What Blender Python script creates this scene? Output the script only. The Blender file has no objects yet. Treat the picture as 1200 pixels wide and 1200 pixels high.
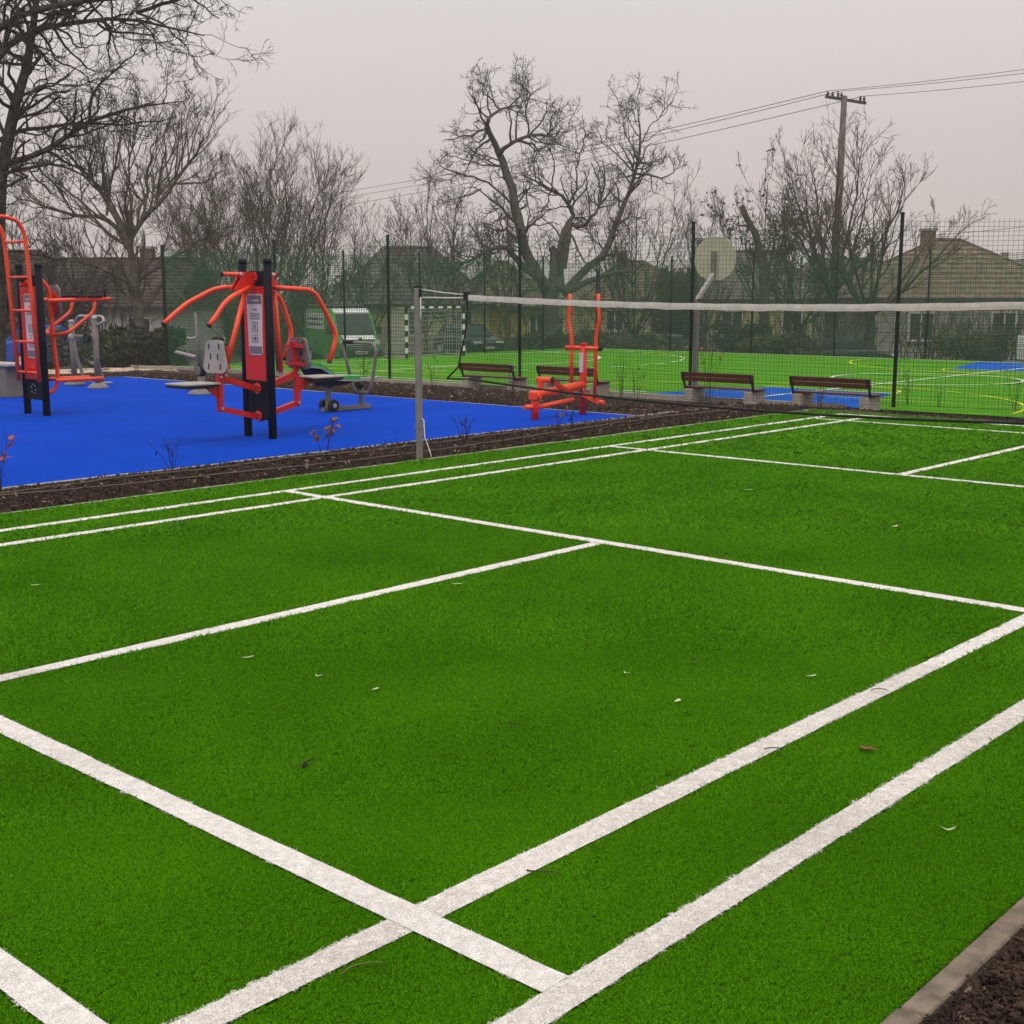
import bpy, math, random
import numpy as np
from mathutils import Vector, Matrix

random.seed(7)
rng = np.random.default_rng(11)
SC = bpy.context.scene
COL = SC.collection

# ------------------------------------------------------------------ camera
YAW, PITCH, ROLL, FPX = .8331, .1670, -.0005, 1493.4
CAM = np.array([-7.9143, -1.6022, 1.4575])
FW = np.array([math.sin(YAW)*math.cos(PITCH), math.cos(YAW)*math.cos(PITCH), -math.sin(PITCH)])
_r = np.array([math.cos(YAW), -math.sin(YAW), 0.0]); _u = np.cross(_r, FW)
RT = _r*math.cos(ROLL)+_u*math.sin(ROLL); UP = -_r*math.sin(ROLL)+_u*math.cos(ROLL)
cd = bpy.data.cameras.new('camera'); cam = bpy.data.objects.new('camera', cd); COL.objects.link(cam)
cd.sensor_width = 36; cd.lens = FPX/1200*36; cd.clip_start = .05; cd.clip_end = 2000
cam.matrix_world = Matrix(((RT[0], UP[0], -FW[0], CAM[0]), (RT[1], UP[1], -FW[1], CAM[1]), (RT[2], UP[2], -FW[2], CAM[2]), (0, 0, 0, 1)))
SC.camera = cam

# ------------------------------------------------------------------ sky, sun, exposure
W = bpy.data.worlds.new('World'); SC.world = W; W.use_nodes = True
nt = W.node_tree; nt.nodes.clear()
N = nt.nodes.new; L = nt.links.new
out = N('ShaderNodeOutputWorld'); bg = N('ShaderNodeBackground'); L(bg.outputs[0], out.inputs[0])
SUN_EL, SUN_ROT = math.radians(58), math.radians(235)
sky = N('ShaderNodeTexSky'); sky.sky_type = 'NISHITA'; sky.sun_disc = False
sky.sun_elevation = SUN_EL; sky.sun_rotation = SUN_ROT; sky.air_density = 2; sky.dust_density = 6
hs = N('ShaderNodeHueSaturation'); hs.inputs['Saturation'].default_value = .12; L(sky.outputs[0], hs.inputs['Color'])
tc = N('ShaderNodeTexCoord'); sp = N('ShaderNodeSeparateXYZ'); L(tc.outputs['Generated'], sp.inputs[0])
rp = N('ShaderNodeValToRGB'); L(sp.outputs['Z'], rp.inputs[0])           # overcast: a little brighter towards the zenith
e = rp.color_ramp.elements
e[0].position = 0.0; e[0].color = (4.85, 4.22, 4.02, 1)
e[1].position = 1.0; e[1].color = (13.5, 13.0, 12.7, 1)
k = e.new(.14); k.color = (5.65, 5.12, 4.95, 1)
k = e.new(.28); k.color = (6.5, 6.2, 6.15, 1)
no = N('ShaderNodeTexNoise'); no.inputs['Scale'].default_value = 2.2; no.inputs['Detail'].default_value = 5
L(tc.outputs['Generated'], no.inputs['Vector'])
mr = N('ShaderNodeMapRange'); L(no.outputs['Fac'], mr.inputs[0]); mr.inputs[3].default_value = .90; mr.inputs[4].default_value = 1.09
vm = N('ShaderNodeVectorMath'); vm.operation = 'SCALE'; L(rp.outputs[0], vm.inputs[0]); L(mr.outputs[0], vm.inputs['Scale'])
mx = N('ShaderNodeMix'); mx.data_type = 'RGBA'; mx.inputs['Factor'].default_value = .94
L(hs.outputs[0], mx.inputs[6]); L(vm.outputs[0], mx.inputs[7]); L(mx.outputs[2], bg.inputs['Color'])
bg.inputs['Strength'].default_value = .12
sd = bpy.data.lights.new('sun', 'SUN'); so = bpy.data.objects.new('sun', sd); COL.objects.link(so)
sd.energy = .9; sd.angle = math.radians(25); sd.color = (1, .97, .93)
sdir = Vector((math.sin(SUN_ROT)*math.cos(SUN_EL), math.cos(SUN_ROT)*math.cos(SUN_EL), math.sin(SUN_EL)))
so.rotation_euler = sdir.to_track_quat('Z', 'Y').to_euler(); so.location = (0, 0, 30)
vs = SC.view_settings; vs.view_transform = 'Standard'; vs.look = 'None'; vs.exposure = 0.08; vs.gamma = 1; vs.use_curve_mapping = False

# ------------------------------------------------------------------ places
PZ = -.875                                   # level of the football pitch, lower than the court
def at(u, v, d):                             # a place d metres ahead of the viewpoint, read off the photograph
    return CAM + d*(FW + RT*(u-600)/FPX - UP*(v-600)/FPX)
def ground_z(x, y):
    x = np.asarray(x, float); y = np.asarray(y, float)
    x0 = 7.25 - 2.35*np.clip((y-7.9)/1.2, 0, 1)
    rx = (x-x0)/(15.8-x0); ry = (y-20.2)/15.0
    t = np.clip(np.maximum(rx, ry), 0, 1)
    low = np.clip(np.maximum((x-39.0)/5, (y-37.2)/5), 0, 1)
    return PZ*t - low*(.25+.5*np.clip((x-14)/10, 0, 1))
def hit(u, v, dz=0.0):                       # where the line of sight through a photo point meets the ground
    d = FW + RT*(u-600)/FPX - UP*(v-600)/FPX
    lo = 2.0; p = CAM+d*lo
    while lo < 150:
        p = CAM+d*lo
        if p[2] <= ground_z(p[0], p[1])+dz: break
        lo += .02
    return p

# ------------------------------------------------------------------ materials
def mat(name, col, rough=.6, metal=0.0, var=.2, scale=12.0, bump=0.0, bscale=60.0, spec=.4, col2=None, detail=5, world=False, trans=0.0):
    m = bpy.data.materials.new(name); m.use_nodes = True
    nt = m.node_tree; b = nt.nodes['Principled BSDF']
    N = nt.nodes.new; L = nt.links.new
    if world: src = N('ShaderNodeNewGeometry').outputs['Position']
    else: src = N('ShaderNodeTexCoord').outputs['Object']
    n = N('ShaderNodeTexNoise'); n.inputs['Scale'].default_value = scale; n.inputs['Detail'].default_value = detail; n.inputs['Roughness'].default_value = .6
    L(src, n.inputs['Vector'])
    r = N('ShaderNodeValToRGB'); L(n.outputs['Fac'], r.inputs[0])
    c1 = [max(0, c*(1-var)) for c in col]; c2 = list(col2) if col2 else [min(1, c*(1+var)) for c in col]
    r.color_ramp.elements[0].position = .32; r.color_ramp.elements[0].color = (*c1, 1)
    r.color_ramp.elements[1].position = .68; r.color_ramp.elements[1].color = (*c2, 1)
    L(r.outputs[0], b.inputs['Base Color'])
    b.inputs['Roughness'].default_value = rough; b.inputs['Metallic'].default_value = metal
    b.inputs['Specular IOR Level'].default_value = spec
    if trans: b.inputs['Transmission Weight'].default_value = trans
    if bump:
        n2 = N('ShaderNodeTexNoise'); n2.inputs['Scale'].default_value = bscale; n2.inputs['Detail'].default_value = 4
        L(src, n2.inputs['Vector'])
        bp = N('ShaderNodeBump'); bp.inputs['Strength'].default_value = bump; bp.inputs['Distance'].default_value = .01
        L(n2.outputs['Fac'], bp.inputs['Height']); L(bp.outputs[0], b.inputs['Normal'])
    return m

def turf_mat(name, col, fine=330.0, lo=.45, hi=1.5, patch=.18, bump=.6):
    m = bpy.data.materials.new(name); m.use_nodes = True
    nt = m.node_tree; b = nt.nodes['Principled BSDF']; N = nt.nodes.new; L = nt.links.new
    pos = N('ShaderNodeNewGeometry').outputs['Position']
    def noise(s, d):
        n = N('ShaderNodeTexNoise'); n.inputs['Scale'].default_value = s; n.inputs['Detail'].default_value = d; L(pos, n.inputs['Vector']); return n.outputs['Fac']
    def rng_(v, a, b_, f=.3, t=.7):
        r = N('ShaderNodeMapRange'); L(v, r.inputs[0]); r.inputs[1].default_value = f; r.inputs[2].default_value = t; r.inputs[3].default_value = a; r.inputs[4].default_value = b_; return r.outputs[0]
    f = noise(fine, 2)
    a = rng_(f, lo, hi); c = rng_(noise(38, 3), .86, 1.14); d = rng_(noise(1.1, 4), 1-patch, 1+patch)
    m1 = N('ShaderNodeMath'); m1.operation = 'MULTIPLY'; L(a, m1.inputs[0]); L(c, m1.inputs[1])
    m2 = N('ShaderNodeMath'); m2.operation = 'MULTIPLY'; L(m1.outputs[0], m2.inputs[0]); L(d, m2.inputs[1])
    v = N('ShaderNodeVectorMath'); v.operation = 'SCALE'; v.inputs[0].default_value = col; L(m2.outputs[0], v.inputs['Scale'])
    L(v.outputs[0], b.inputs['Base Color']); b.inputs['Roughness'].default_value = .95; b.inputs['Specular IOR Level'].default_value = .03
    bp = N('ShaderNodeBump'); bp.inputs['Strength'].default_value = bump; bp.inputs['Distance'].default_value = .006
    L(f, bp.inputs['Height']); L(bp.outputs[0], b.inputs['Normal'])
    return m

def blade_mat(name, c1, c2):
    m = bpy.data.materials.new(name); m.use_nodes = True
    nt = m.node_tree; b = nt.nodes['Principled BSDF']; N = nt.nodes.new; L = nt.links.new
    pos = N('ShaderNodeNewGeometry').outputs['Position']
    n = N('ShaderNodeTexNoise'); n.inputs['Scale'].default_value = 260; n.inputs['Detail'].default_value = 2; L(pos, n.inputs['Vector'])
    n2 = N('ShaderNodeTexNoise'); n2.inputs['Scale'].default_value = 1.1; n2.inputs['Detail'].default_value = 4; L(pos, n2.inputs['Vector'])
    ad = N('ShaderNodeMath'); ad.operation = 'MULTIPLY_ADD'; L(n2.outputs['Fac'], ad.inputs[0]); ad.inputs[1].default_value = .28; L(n.outputs['Fac'], ad.inputs[2])
    r = N('ShaderNodeValToRGB'); L(ad.outputs[0], r.inputs[0])
    r.color_ramp.elements[0].position = .46; r.color_ramp.elements[0].color = (*c1, 1)
    r.color_ramp.elements[1].position = .80; r.color_ramp.elements[1].color = (*c2, 1)
    L(r.outputs[0], b.inputs['Base Color']); b.inputs['Roughness'].default_value = .8; b.inputs['Specular IOR Level'].default_value = .02
    return m

M = dict(
 turf=turf_mat('court turf', (.025, .104, .0011), patch=.06), turf_w=turf_mat('white turf', (.80, .76, .715), fine=420, lo=.50, hi=1.22, patch=.07, bump=.7),
 blade_g=blade_mat('turf blade green', (.022, .104, .0009), (.112, .335, .0028)), blade_w=blade_mat('turf blade white', (.44, .39, .34), (.95, .915, .87)),
 pitch=turf_mat('pitch turf', (.062, .225, .0015), fine=90, lo=.8, hi=1.2, patch=.12, bump=.2),
 line=turf_mat('pitch line white', (.62, .66, .52), fine=60, lo=.85, hi=1.15, patch=.05, bump=.1),
 yline=turf_mat('pitch line yellow', (.52, .55, .03), fine=60, lo=.85, hi=1.15, patch=.05, bump=.1),
 pblue=turf_mat('pitch turf blue', (.004, .085, .42), fine=60, lo=.85, hi=1.15, patch=.06, bump=.1),
 rubber=turf_mat('blue rubber', (.0004, .046, .40), fine=230, lo=.74, hi=1.22, patch=.10, bump=.2),
 soil=mat('soil', (.036, .021, .014), .95, var=.75, scale=26, bump=1.0, bscale=70, col2=(.085, .056, .039), detail=10, world=True, spec=.1),
 chip=mat('bark chip', (.026, .016, .011), .9, var=.75, scale=22, col2=(.075, .048, .033), world=True, spec=.15),
 palechip=mat('pale wood chip', (.20, .15, .11), .9, var=.5, scale=9, world=True, spec=.15),
 grass=mat('rough grass', (.055, .062, .022), .95, var=.45, scale=.9, bump=.8, bscale=8, col2=(.12, .10, .05), detail=10, world=True, spec=.1),
 path=mat('sand path', (.42, .33, .23), .95, var=.2, scale=3, bump=.3, bscale=30, world=True, spec=.1),
 street=mat('asphalt', (.055, .052, .05), .9, var=.25, scale=4, bump=.3, bscale=60, world=True, spec=.2),
 conc=mat('concrete', (.30, .27, .225), .9, var=.22, scale=14, bump=.6, bscale=90, spec=.2),
 edging=mat('edging concrete', (.17, .135, .10), .9, var=.35, scale=16, bump=.8, bscale=120, spec=.2),
 orange=mat('orange red paint', (.84, .060, .008), .42, var=.1, scale=5, bump=.05, bscale=40, spec=.5),
 red=mat('red paint', (.62, .010, .006), .4, var=.1, scale=5, bump=.04, bscale=30, spec=.45),
 navy=mat('navy black paint', (.004, .006, .012), .55, var=.3, scale=6, bump=.05, bscale=40, spec=.1),
 black=mat('black rubber', (.010, .010, .010), .6, var=.3, scale=20, bump=.1, spec=.3),
 galv=mat('galvanised steel', (.22, .205, .185), .6, metal=.3, var=.2, scale=9, bump=.06, bscale=50),
 grey=mat('grey powder coat', (.165, .142, .115), .7, var=.16, scale=7, bump=.05, bscale=40),
 pale=mat('pale grey plate', (.32, .295, .265), .7, var=.12, scale=6, bump=.1, bscale=60),
 greypl=mat('grey print', (.16, .145, .15), .5, var=.1, scale=6),
 sign=mat('sign white', (.56, .52, .52), .45, var=.05, scale=4),
 ink=mat('sign ink', (.09, .085, .10), .6, var=.1),
 bolt=mat('bolt steel', (.55, .53, .5), .35, metal=.8, var=.15, scale=30),
 gpad=mat('green seat', (.055, .30, .06), .5, var=.12, scale=8, bump=.1),
 wood=mat('dark red stained wood', (.085, .008, .007), .45, var=.35, scale=9, bump=.3, bscale=40, spec=.5),
 cord=mat('white cord', (.62, .58, .50), .8, var=.15, scale=30),
 band=mat('net band', (.56, .51, .48), .8, var=.12, scale=14, bump=.5, bscale=25),
 netb=mat('black net cord', (.008, .009, .008), .8, var=.2),
 fgreen=mat('fence green', (.003, .014, .008), .7, var=.2, scale=8, spec=.08),
 fwire=mat('green wire', (.012, .105, .036), .7, var=.15, scale=8, spec=.1),
 white=mat('white paint', (.72, .70, .66), .5, var=.08, scale=6),
 goalnet=mat('goal net', (.58, .58, .52), .8, var=.1),
 bark=mat('dark bark', (.030, .024, .019), .95, var=.5, scale=7, bump=1.0, bscale=22, col2=(.075, .062, .048), spec=.1),
 bark2=mat('grey brown bark', (.062, .049, .036), .95, var=.45, scale=6, bump=1.0, bscale=22, col2=(.12, .10, .078), spec=.1),
 twig=mat('twig', (.036, .029, .022), .95, var=.4, scale=2, spec=.1),
 twig2=mat('olive twig', (.072, .055, .036), .95, var=.4, scale=2, spec=.1),
 leaf=mat('evergreen leaf', (.018, .032, .013), .8, var=.6, scale=3, col2=(.055, .075, .030), spec=.15),
 leafolive=mat('olive leaf', (.085, .09, .028), .85, var=.5, scale=3, spec=.1),
 leafbrown=mat('withered leaf', (.14, .05, .018), .8, var=.6, scale=14, col2=(.30, .13, .05), spec=.2),
 leafred=mat('orange leaf', (.50, .10, .02), .7, var=.4, scale=14, spec=.2),
 leafpale=mat('pale leaf', (.42, .52, .26), .7, var=.25, scale=40, spec=.2),
 wallp=mat('yellow render', (.52, .45, .22), .9, var=.14, scale=.8, bump=.2, bscale=20, detail=8),
 wallm=mat('mustard render', (.62, .43, .08), .9, var=.15, scale=.8, bump=.2, bscale=20, detail=8),
 wallg=mat('grey render', (.33, .30, .25), .9, var=.2, scale=.7, bump=.2, bscale=20, detail=8),
 wallw=mat('white render', (.48, .46, .42), .9, var=.15, scale=.7, bump=.2, bscale=20, detail=8),
 tile=mat('brown roof tile', (.115, .082, .052), .9, var=.4, scale=2.2, bump=.6, bscale=9, col2=(.19, .145, .095), detail=8),
 tiled=mat('dark roof tile', (.055, .043, .034), .95, var=.4, scale=2.2, bump=.6, bscale=9, col2=(.095, .078, .06), detail=8, spec=.1),
 tileg=mat('grey roof tile', (.10, .085, .07), .9, var=.35, scale=2.2, bump=.6, bscale=9, col2=(.155, .135, .115), detail=8),
 glass=mat('window glass', (.02, .03, .028), .3, var=.3, scale=2, spec=.4),
 wframe=mat('window frame', (.60, .58, .52), .6, var=.1),
 vgreen=mat('van green paint', (.035, .26, .03), .3, var=.1, scale=3, spec=.6),
 vwhite=mat('van white paint', (.68, .68, .65), .3, var=.06, scale=3, spec=.6),
 vdark=mat('dark green bumper', (.012, .045, .022), .5, var=.15),
 cgrey=mat('grey car paint', (.16, .165, .16), .35, metal=.3, var=.1, scale=3, spec=.5),
 cblue=mat('blue car paint', (.010, .055, .34), .5, var=.1, scale=3, spec=.2),
 cdark=mat('dark car paint', (.012, .020, .018), .25, var=.15, scale=3, spec=.6),
 csilver=mat('silver car paint', (.50, .50, .48), .3, metal=.3, var=.08, scale=3, spec=.6),
 trim=mat('dark plastic trim', (.018, .022, .020), .6, var=.2),
 lamp=mat('headlight glass', (.62, .64, .62), .1, var=.1, spec=.9),
 hose=mat('brown hose', (.075, .050, .036), .6, var=.3, scale=9),
 pole=mat('weathered concrete pole', (.115, .095, .075), .9, var=.3, scale=4, bump=.4, bscale=30),
 wire=mat('power wire', (.03, .028, .027), .6, var=.1),
 insul=mat('insulator', (.035, .025, .02), .35, var=.2),
 hedge=mat('hedge leaf', (.045, .058, .024), .85, var=.5, scale=2, col2=(.12, .125, .06), spec=.1),
 far=mat('far wall', (.36, .33, .30), .95, var=.15, scale=.3),
)

# ------------------------------------------------------------------ builders
WL = {}                                      # world position of every parent
def tag(o, label=None, cat=None, group=None, kind=None):
    if label: o['label'] = label
    if cat: o['category'] = cat
    if group: o['group'] = group
    if kind: o['kind'] = kind
    return o
def thing(name, label, cat, loc, group=None):
    o = bpy.data.objects.new(name, None); COL.objects.link(o); o.location = [float(c) for c in loc]
    o.empty_display_size = .2
    WL[o.name] = np.array(loc, float); return tag(o, label, cat, group)
def fast_mesh(name, V, Fq, m, smooth=True):
    me = bpy.data.meshes.new(name); k = Fq.shape[1]
    me.vertices.add(len(V)); me.vertices.foreach_set('co', np.ascontiguousarray(V, dtype=np.float32).ravel())
    me.loops.add(Fq.size); me.loops.foreach_set('vertex_index', np.ascontiguousarray(Fq, dtype=np.int32).ravel())
    me.polygons.add(len(Fq)); me.polygons.foreach_set('loop_start', np.arange(0, Fq.size, k, dtype=np.int32))
    me.polygons.foreach_set('use_smooth', np.full(len(Fq), smooth)); me.materials.append(m); me.update(calc_edges=True); return me
def link_mesh(name, me, parent=None):
    o = bpy.data.objects.new(name, me); COL.objects.link(o)
    if parent: o.parent = parent; WL[o.name] = WL[parent.name]
    else: WL[o.name] = np.zeros(3)
    return o
def fast_obj(name, V, Fq, m, parent=None, smooth=True):
    V = np.asarray(V, float)
    if parent: V = V-WL[parent.name]
    return link_mesh(name, fast_mesh(name, V, Fq, m, smooth), parent)

def fillet(pts, r, n=4):
    P = [Vector(p) for p in pts]; o = [P[0]]
    for i in range(1, len(P)-1):
        a = P[i-1]-P[i]; b = P[i+1]-P[i]; d = min(r, a.length*.45, b.length*.45)
        p0 = P[i]+a.normalized()*d; p1 = P[i]+b.normalized()*d
        for k in range(n+1):
            t = k/n; o.append(p0*(1-t)**2+P[i]*2*t*(1-t)+p1*t*t)
    o.append(P[-1]); return o

class MB:
    def __init__(s): s.v = []; s.f = []; s.sm = []
    def add(s, V, F, sm=False):
        b = len(s.v); s.v += [tuple(map(float, p)) for p in V]; s.f += [tuple(i+b for i in f) for f in F]; s.sm += [sm]*len(F); return s
    def box(s, c, d, rz=0.0, bev=0.0):
        x, y, z = d[0]/2, d[1]/2, d[2]/2; cs, sn = math.cos(rz), math.sin(rz)
        if bev > 0:
            b = min(bev, x*.9, y*.9, z*.9)
            ring = [(x-b, y), (x, y-b), (x, -y+b), (x-b, -y), (-x+b, -y), (-x, -y+b), (-x, y-b), (-x+b, y)][::-1]
            V = []
            for zz, q in ((-z, b*.7), (-z+b*.7, 0), (z-b*.7, 0), (z, b*.7)):
                V += [(px*(1-q/max(x, 1e-6)), py*(1-q/max(y, 1e-6)), zz) for px, py in ring]
            F = [tuple(range(8))[::-1], tuple(range(24, 32))]
            for k in range(3):
                for i in range(8): F.append((k*8+i, k*8+(i+1) % 8, k*8+8+(i+1) % 8, k*8+8+i))
        else:
            V = [(i*x, j*y, l*z) for l in (-1, 1) for i, j in ((-1, -1), (1, -1), (1, 1), (-1, 1))]
            F = [(3, 2, 1, 0), (4, 5, 6, 7), (0, 1, 5, 4), (1, 2, 6, 5), (2, 3, 7, 6), (3, 0, 4, 7)]
        return s.add([(c[0]+p[0]*cs-p[1]*sn, c[1]+p[0]*sn+p[1]*cs, c[2]+p[2]) for p in V], F)
    def bar(s, p, q, w, h, up=(0, 0, 1)):
        p = Vector(p); q = Vector(q); t = (q-p).normalized(); u = Vector(up)
        if abs(t.dot(u)) > .95: u = Vector((1, 0, 0))
        a = t.cross(u).normalized(); b = a.cross(t); V = []
        for o in (p, q): V += [o-a*w/2-b*h/2, o+a*w/2-b*h/2, o+a*w/2+b*h/2, o-a*w/2+b*h/2]
        return s.add(V, [(3, 2, 1, 0), (4, 5, 6, 7), (0, 1, 5, 4), (1, 2, 6, 5), (2, 3, 7, 6), (3, 0, 4, 7)])
    def tube(s, pts, r, n=10, fil=0.0, caps=True):
        P = fillet(pts, fil) if fil and len(pts) > 2 else [Vector(p) for p in pts]
        R = r if isinstance(r, (list, tuple)) else [r]*len(P)
        if len(R) != len(P): R = list(np.interp(np.linspace(0, 1, len(P)), np.linspace(0, 1, len(R)), R))
        V = []; t0 = (P[1]-P[0]).normalized(); a = t0.cross(Vector((0, 0, 1)))
        if a.length < .05: a = t0.cross(Vector((1, 0, 0)))
        a.normalize()
        for i, p in enumerate(P):
            t = (P[min(i+1, len(P)-1)]-P[max(i-1, 0)]).normalized()
            a = (a-t*a.dot(t)).normalized(); b = t.cross(a)
            V += [p+(a*math.cos(2*math.pi*k/n)+b*math.sin(2*math.pi*k/n))*R[i] for k in range(n)]
        F = [(i*n+k, i*n+(k+1) % n, (i+1)*n+(k+1) % n, (i+1)*n+k) for i in range(len(P)-1) for k in range(n)]
        s.add(V, F, True)
        if caps: s.add(V[:n], [tuple(range(n))[::-1]]); s.add(V[-n:], [tuple(range(n))])
        return s
    def lathe(s, c, prof, n=16, axis='z'):
        V = []
        for r, h in prof:
            for k in range(n):
                a = 2*math.pi*k/n; x, y = r*math.cos(a), r*math.sin(a)
                V.append({'z': (c[0]+x, c[1]+y, c[2]+h), 'x': (c[0]+h, c[1]+x, c[2]+y), 'y': (c[0]+y, c[1]+h, c[2]+x)}[axis])
        F = [(i*n+k, i*n+(k+1) % n, (i+1)*n+(k+1) % n, (i+1)*n+k) for i in range(len(prof)-1) for k in range(n)]
        s.add(V, F, True); s.add(V[:n], [tuple(range(n))[::-1]]); s.add(V[-n:], [tuple(range(n))]); return s
    def disc(s, c, r, th, axis='x', n=16):
        b = min(.004, r*.1); return s.lathe(c, [(r-b, -th/2), (r, -th/2+b), (r, th/2-b), (r-b, th/2)], n, axis)
    def prism(s, poly, plane, c0, c1):       # polygon in plane 'xz', 'yz' or 'xy' extruded from c0 to c1 along the third axis
        def mk(p, c): return {'xz': (p[0], c, p[1]), 'yz': (c, p[0], p[1]), 'xy': (p[0], p[1], c)}[plane]
        n = len(poly); V = [mk(p, c0) for p in poly]+[mk(p, c1) for p in poly]
        return s.add(V, [tuple(range(n))[::-1], tuple(range(n, 2*n))]+[(i, (i+1) % n, n+(i+1) % n, n+i) for i in range(n)])
    def xform(s, fn): s.v = [tuple(fn(p)) for p in s.v]; return s
    def build(s, name, m, parent=None, smooth=None):
        o = WL[parent.name] if parent else (0, 0, 0)
        me = bpy.data.meshes.new(name); me.from_pydata([(p[0]-o[0], p[1]-o[1], p[2]-o[2]) for p in s.v], [], s.f)
        for p, q in zip(me.polygons, s.sm): p.use_smooth = q
        me.materials.append(m); me.validate(); me.update()
        bmn(me); return link_mesh(name, me, parent)
import bmesh
def bmn(me):
    b = bmesh.new(); b.from_mesh(me); bmesh.ops.remove_doubles(b, verts=b.verts, dist=1e-5); bmesh.ops.recalc_face_normals(b, faces=b.faces); b.to_mesh(me); b.free()
def rpoly(w, h, r, cx=0, cy=0, wt=None, n=4):       # rounded rectangle, optionally a different width at the top
    wt = wt or w; P = []
    for sx, sy, a0 in ((1, 1, 0), (-1, 1, 90), (-1, -1, 180), (1, -1, 270)):
        ww = wt if sy > 0 else w
        for k in range(n+1):
            a = math.radians(a0+90*k/n); P.append((cx+sx*(ww/2-r)+r*math.cos(a), cy+sy*(h/2-r)+r*math.sin(a)))
    return P
def struct(o, kind='structure'): o['kind'] = kind; return o
def copy_thing(src, loc, label, group=None):
    c = src.copy(); COL.objects.link(c); c.location = [float(x) for x in loc]; c['label'] = label
    if group: c['group'] = group
    for ch in list(src.children):
        d = ch.copy(); COL.objects.link(d); d.parent = c
        for g in list(ch.children):
            h = g.copy(); COL.objects.link(h); h.parent = d
    return c

# thin wires / twigs as one mesh: P (N,k,3) polylines, R (N,k) radii
def tubes(P, R, sides=3):
    P = np.asarray(P, float); R = np.asarray(R, float); n, k, _ = P.shape
    T = np.gradient(P, axis=1); T /= np.linalg.norm(T, axis=2, keepdims=True)+1e-12
    D = P[:, -1]-P[:, 0]; D /= np.linalg.norm(D, axis=1, keepdims=True)+1e-12
    ref = np.where(np.abs(D[:, 2:3]) < .8, np.array([[0, 0, 1.]]), np.array([[1., 0, 0]]))[:, None, :]
    A = np.cross(T, np.broadcast_to(ref, T.shape)); A /= np.linalg.norm(A, axis=2, keepdims=True)+1e-12
    B = np.cross(T, A)
    an = 2*np.pi*np.arange(sides)/sides + (.785 if sides == 4 else 0)
    V = P[:, :, None, :]+R[:, :, None, None]*(A[:, :, None, :]*np.cos(an)[None, None, :, None]+B[:, :, None, :]*np.sin(an)[None, None, :, None])
    base = (np.arange(n)*k*sides)[:, None, None]
    i = (np.arange(k-1)*sides)[None, :, None]; s = np.arange(sides)[None, None, :]; s2 = (s+1) % sides
    F = np.stack([base+i+s, base+i+s2, base+i+sides+s2, base+i+sides+s], -1).reshape(-1, 4)
    return V.reshape(-1, 3), F
def join(parts):
    V = []; F = []; b = 0
    for v, f in parts: V.append(v); F.append(f+b); b += len(v)
    return np.concatenate(V), np.concatenate(F)

# ------------------------------------------------------------------ scatter of countless small pieces (geometry nodes, no helper objects)
def scatter(name, pts, rots, scl, proto, m, parent=None):
    me = bpy.data.meshes.new(name); me.vertices.add(len(pts)); me.vertices.foreach_set('co', np.asarray(pts, np.float32).ravel())
    a = me.attributes.new('rot', 'FLOAT_VECTOR', 'POINT'); a.data.foreach_set('vector', np.asarray(rots, np.float32).ravel())
    a = me.attributes.new('scl', 'FLOAT_VECTOR', 'POINT'); a.data.foreach_set('vector', np.asarray(scl, np.float32).ravel())
    me.materials.append(m); me.update()
    o = link_mesh(name, me, parent); o['kind'] = 'stuff'
    ng = bpy.data.node_groups.new(name+' scatter', 'GeometryNodeTree')
    ng.interface.new_socket('Geometry', in_out='INPUT', socket_type='NodeSocketGeometry'); ng.interface.new_socket('Geometry', in_out='OUTPUT', socket_type='NodeSocketGeometry')
    N = ng.nodes.new; L = ng.links.new
    gi = N('NodeGroupInput'); go = N('NodeGroupOutput'); ip = N('GeometryNodeInstanceOnPoints')
    jn = N('GeometryNodeJoinGeometry')
    for kind, kw, loc, rot, sc in proto:
        if kind == 'cone':
            c = N('GeometryNodeMeshCone'); c.fill_type = 'NONE'; c.inputs['Vertices'].default_value = 3
            c.inputs['Radius Bottom'].default_value = kw[0]; c.inputs['Radius Top'].default_value = kw[1]; c.inputs['Depth'].default_value = kw[2]
        else:
            c = N('GeometryNodeMeshCube'); c.inputs['Size'].default_value = kw
        t = N('GeometryNodeTransform'); L(c.outputs[0], t.inputs['Geometry'])
        t.inputs['Translation'].default_value = loc; t.inputs['Rotation'].default_value = rot; t.inputs['Scale'].default_value = sc
        L(t.outputs[0], jn.inputs[0])
    sm = N('GeometryNodeSetMaterial'); sm.inputs['Material'].default_value = m; L(jn.outputs[0], sm.inputs['Geometry'])
    L(gi.outputs[0], ip.inputs['Points']); L(sm.outputs[0], ip.inputs['Instance'])
    for attr, sock in (('rot', 'Rotation'), ('scl', 'Scale')):
        na = N('GeometryNodeInputNamedAttribute'); na.data_type = 'FLOAT_VECTOR'; na.inputs['Name'].default_value = attr
        L(na.outputs['Attribute'], ip.inputs[sock])
    L(ip.outputs[0], go.inputs[0])
    md = o.modifiers.new('scatter', 'NODES'); md.node_group = ng
    return o

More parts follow.
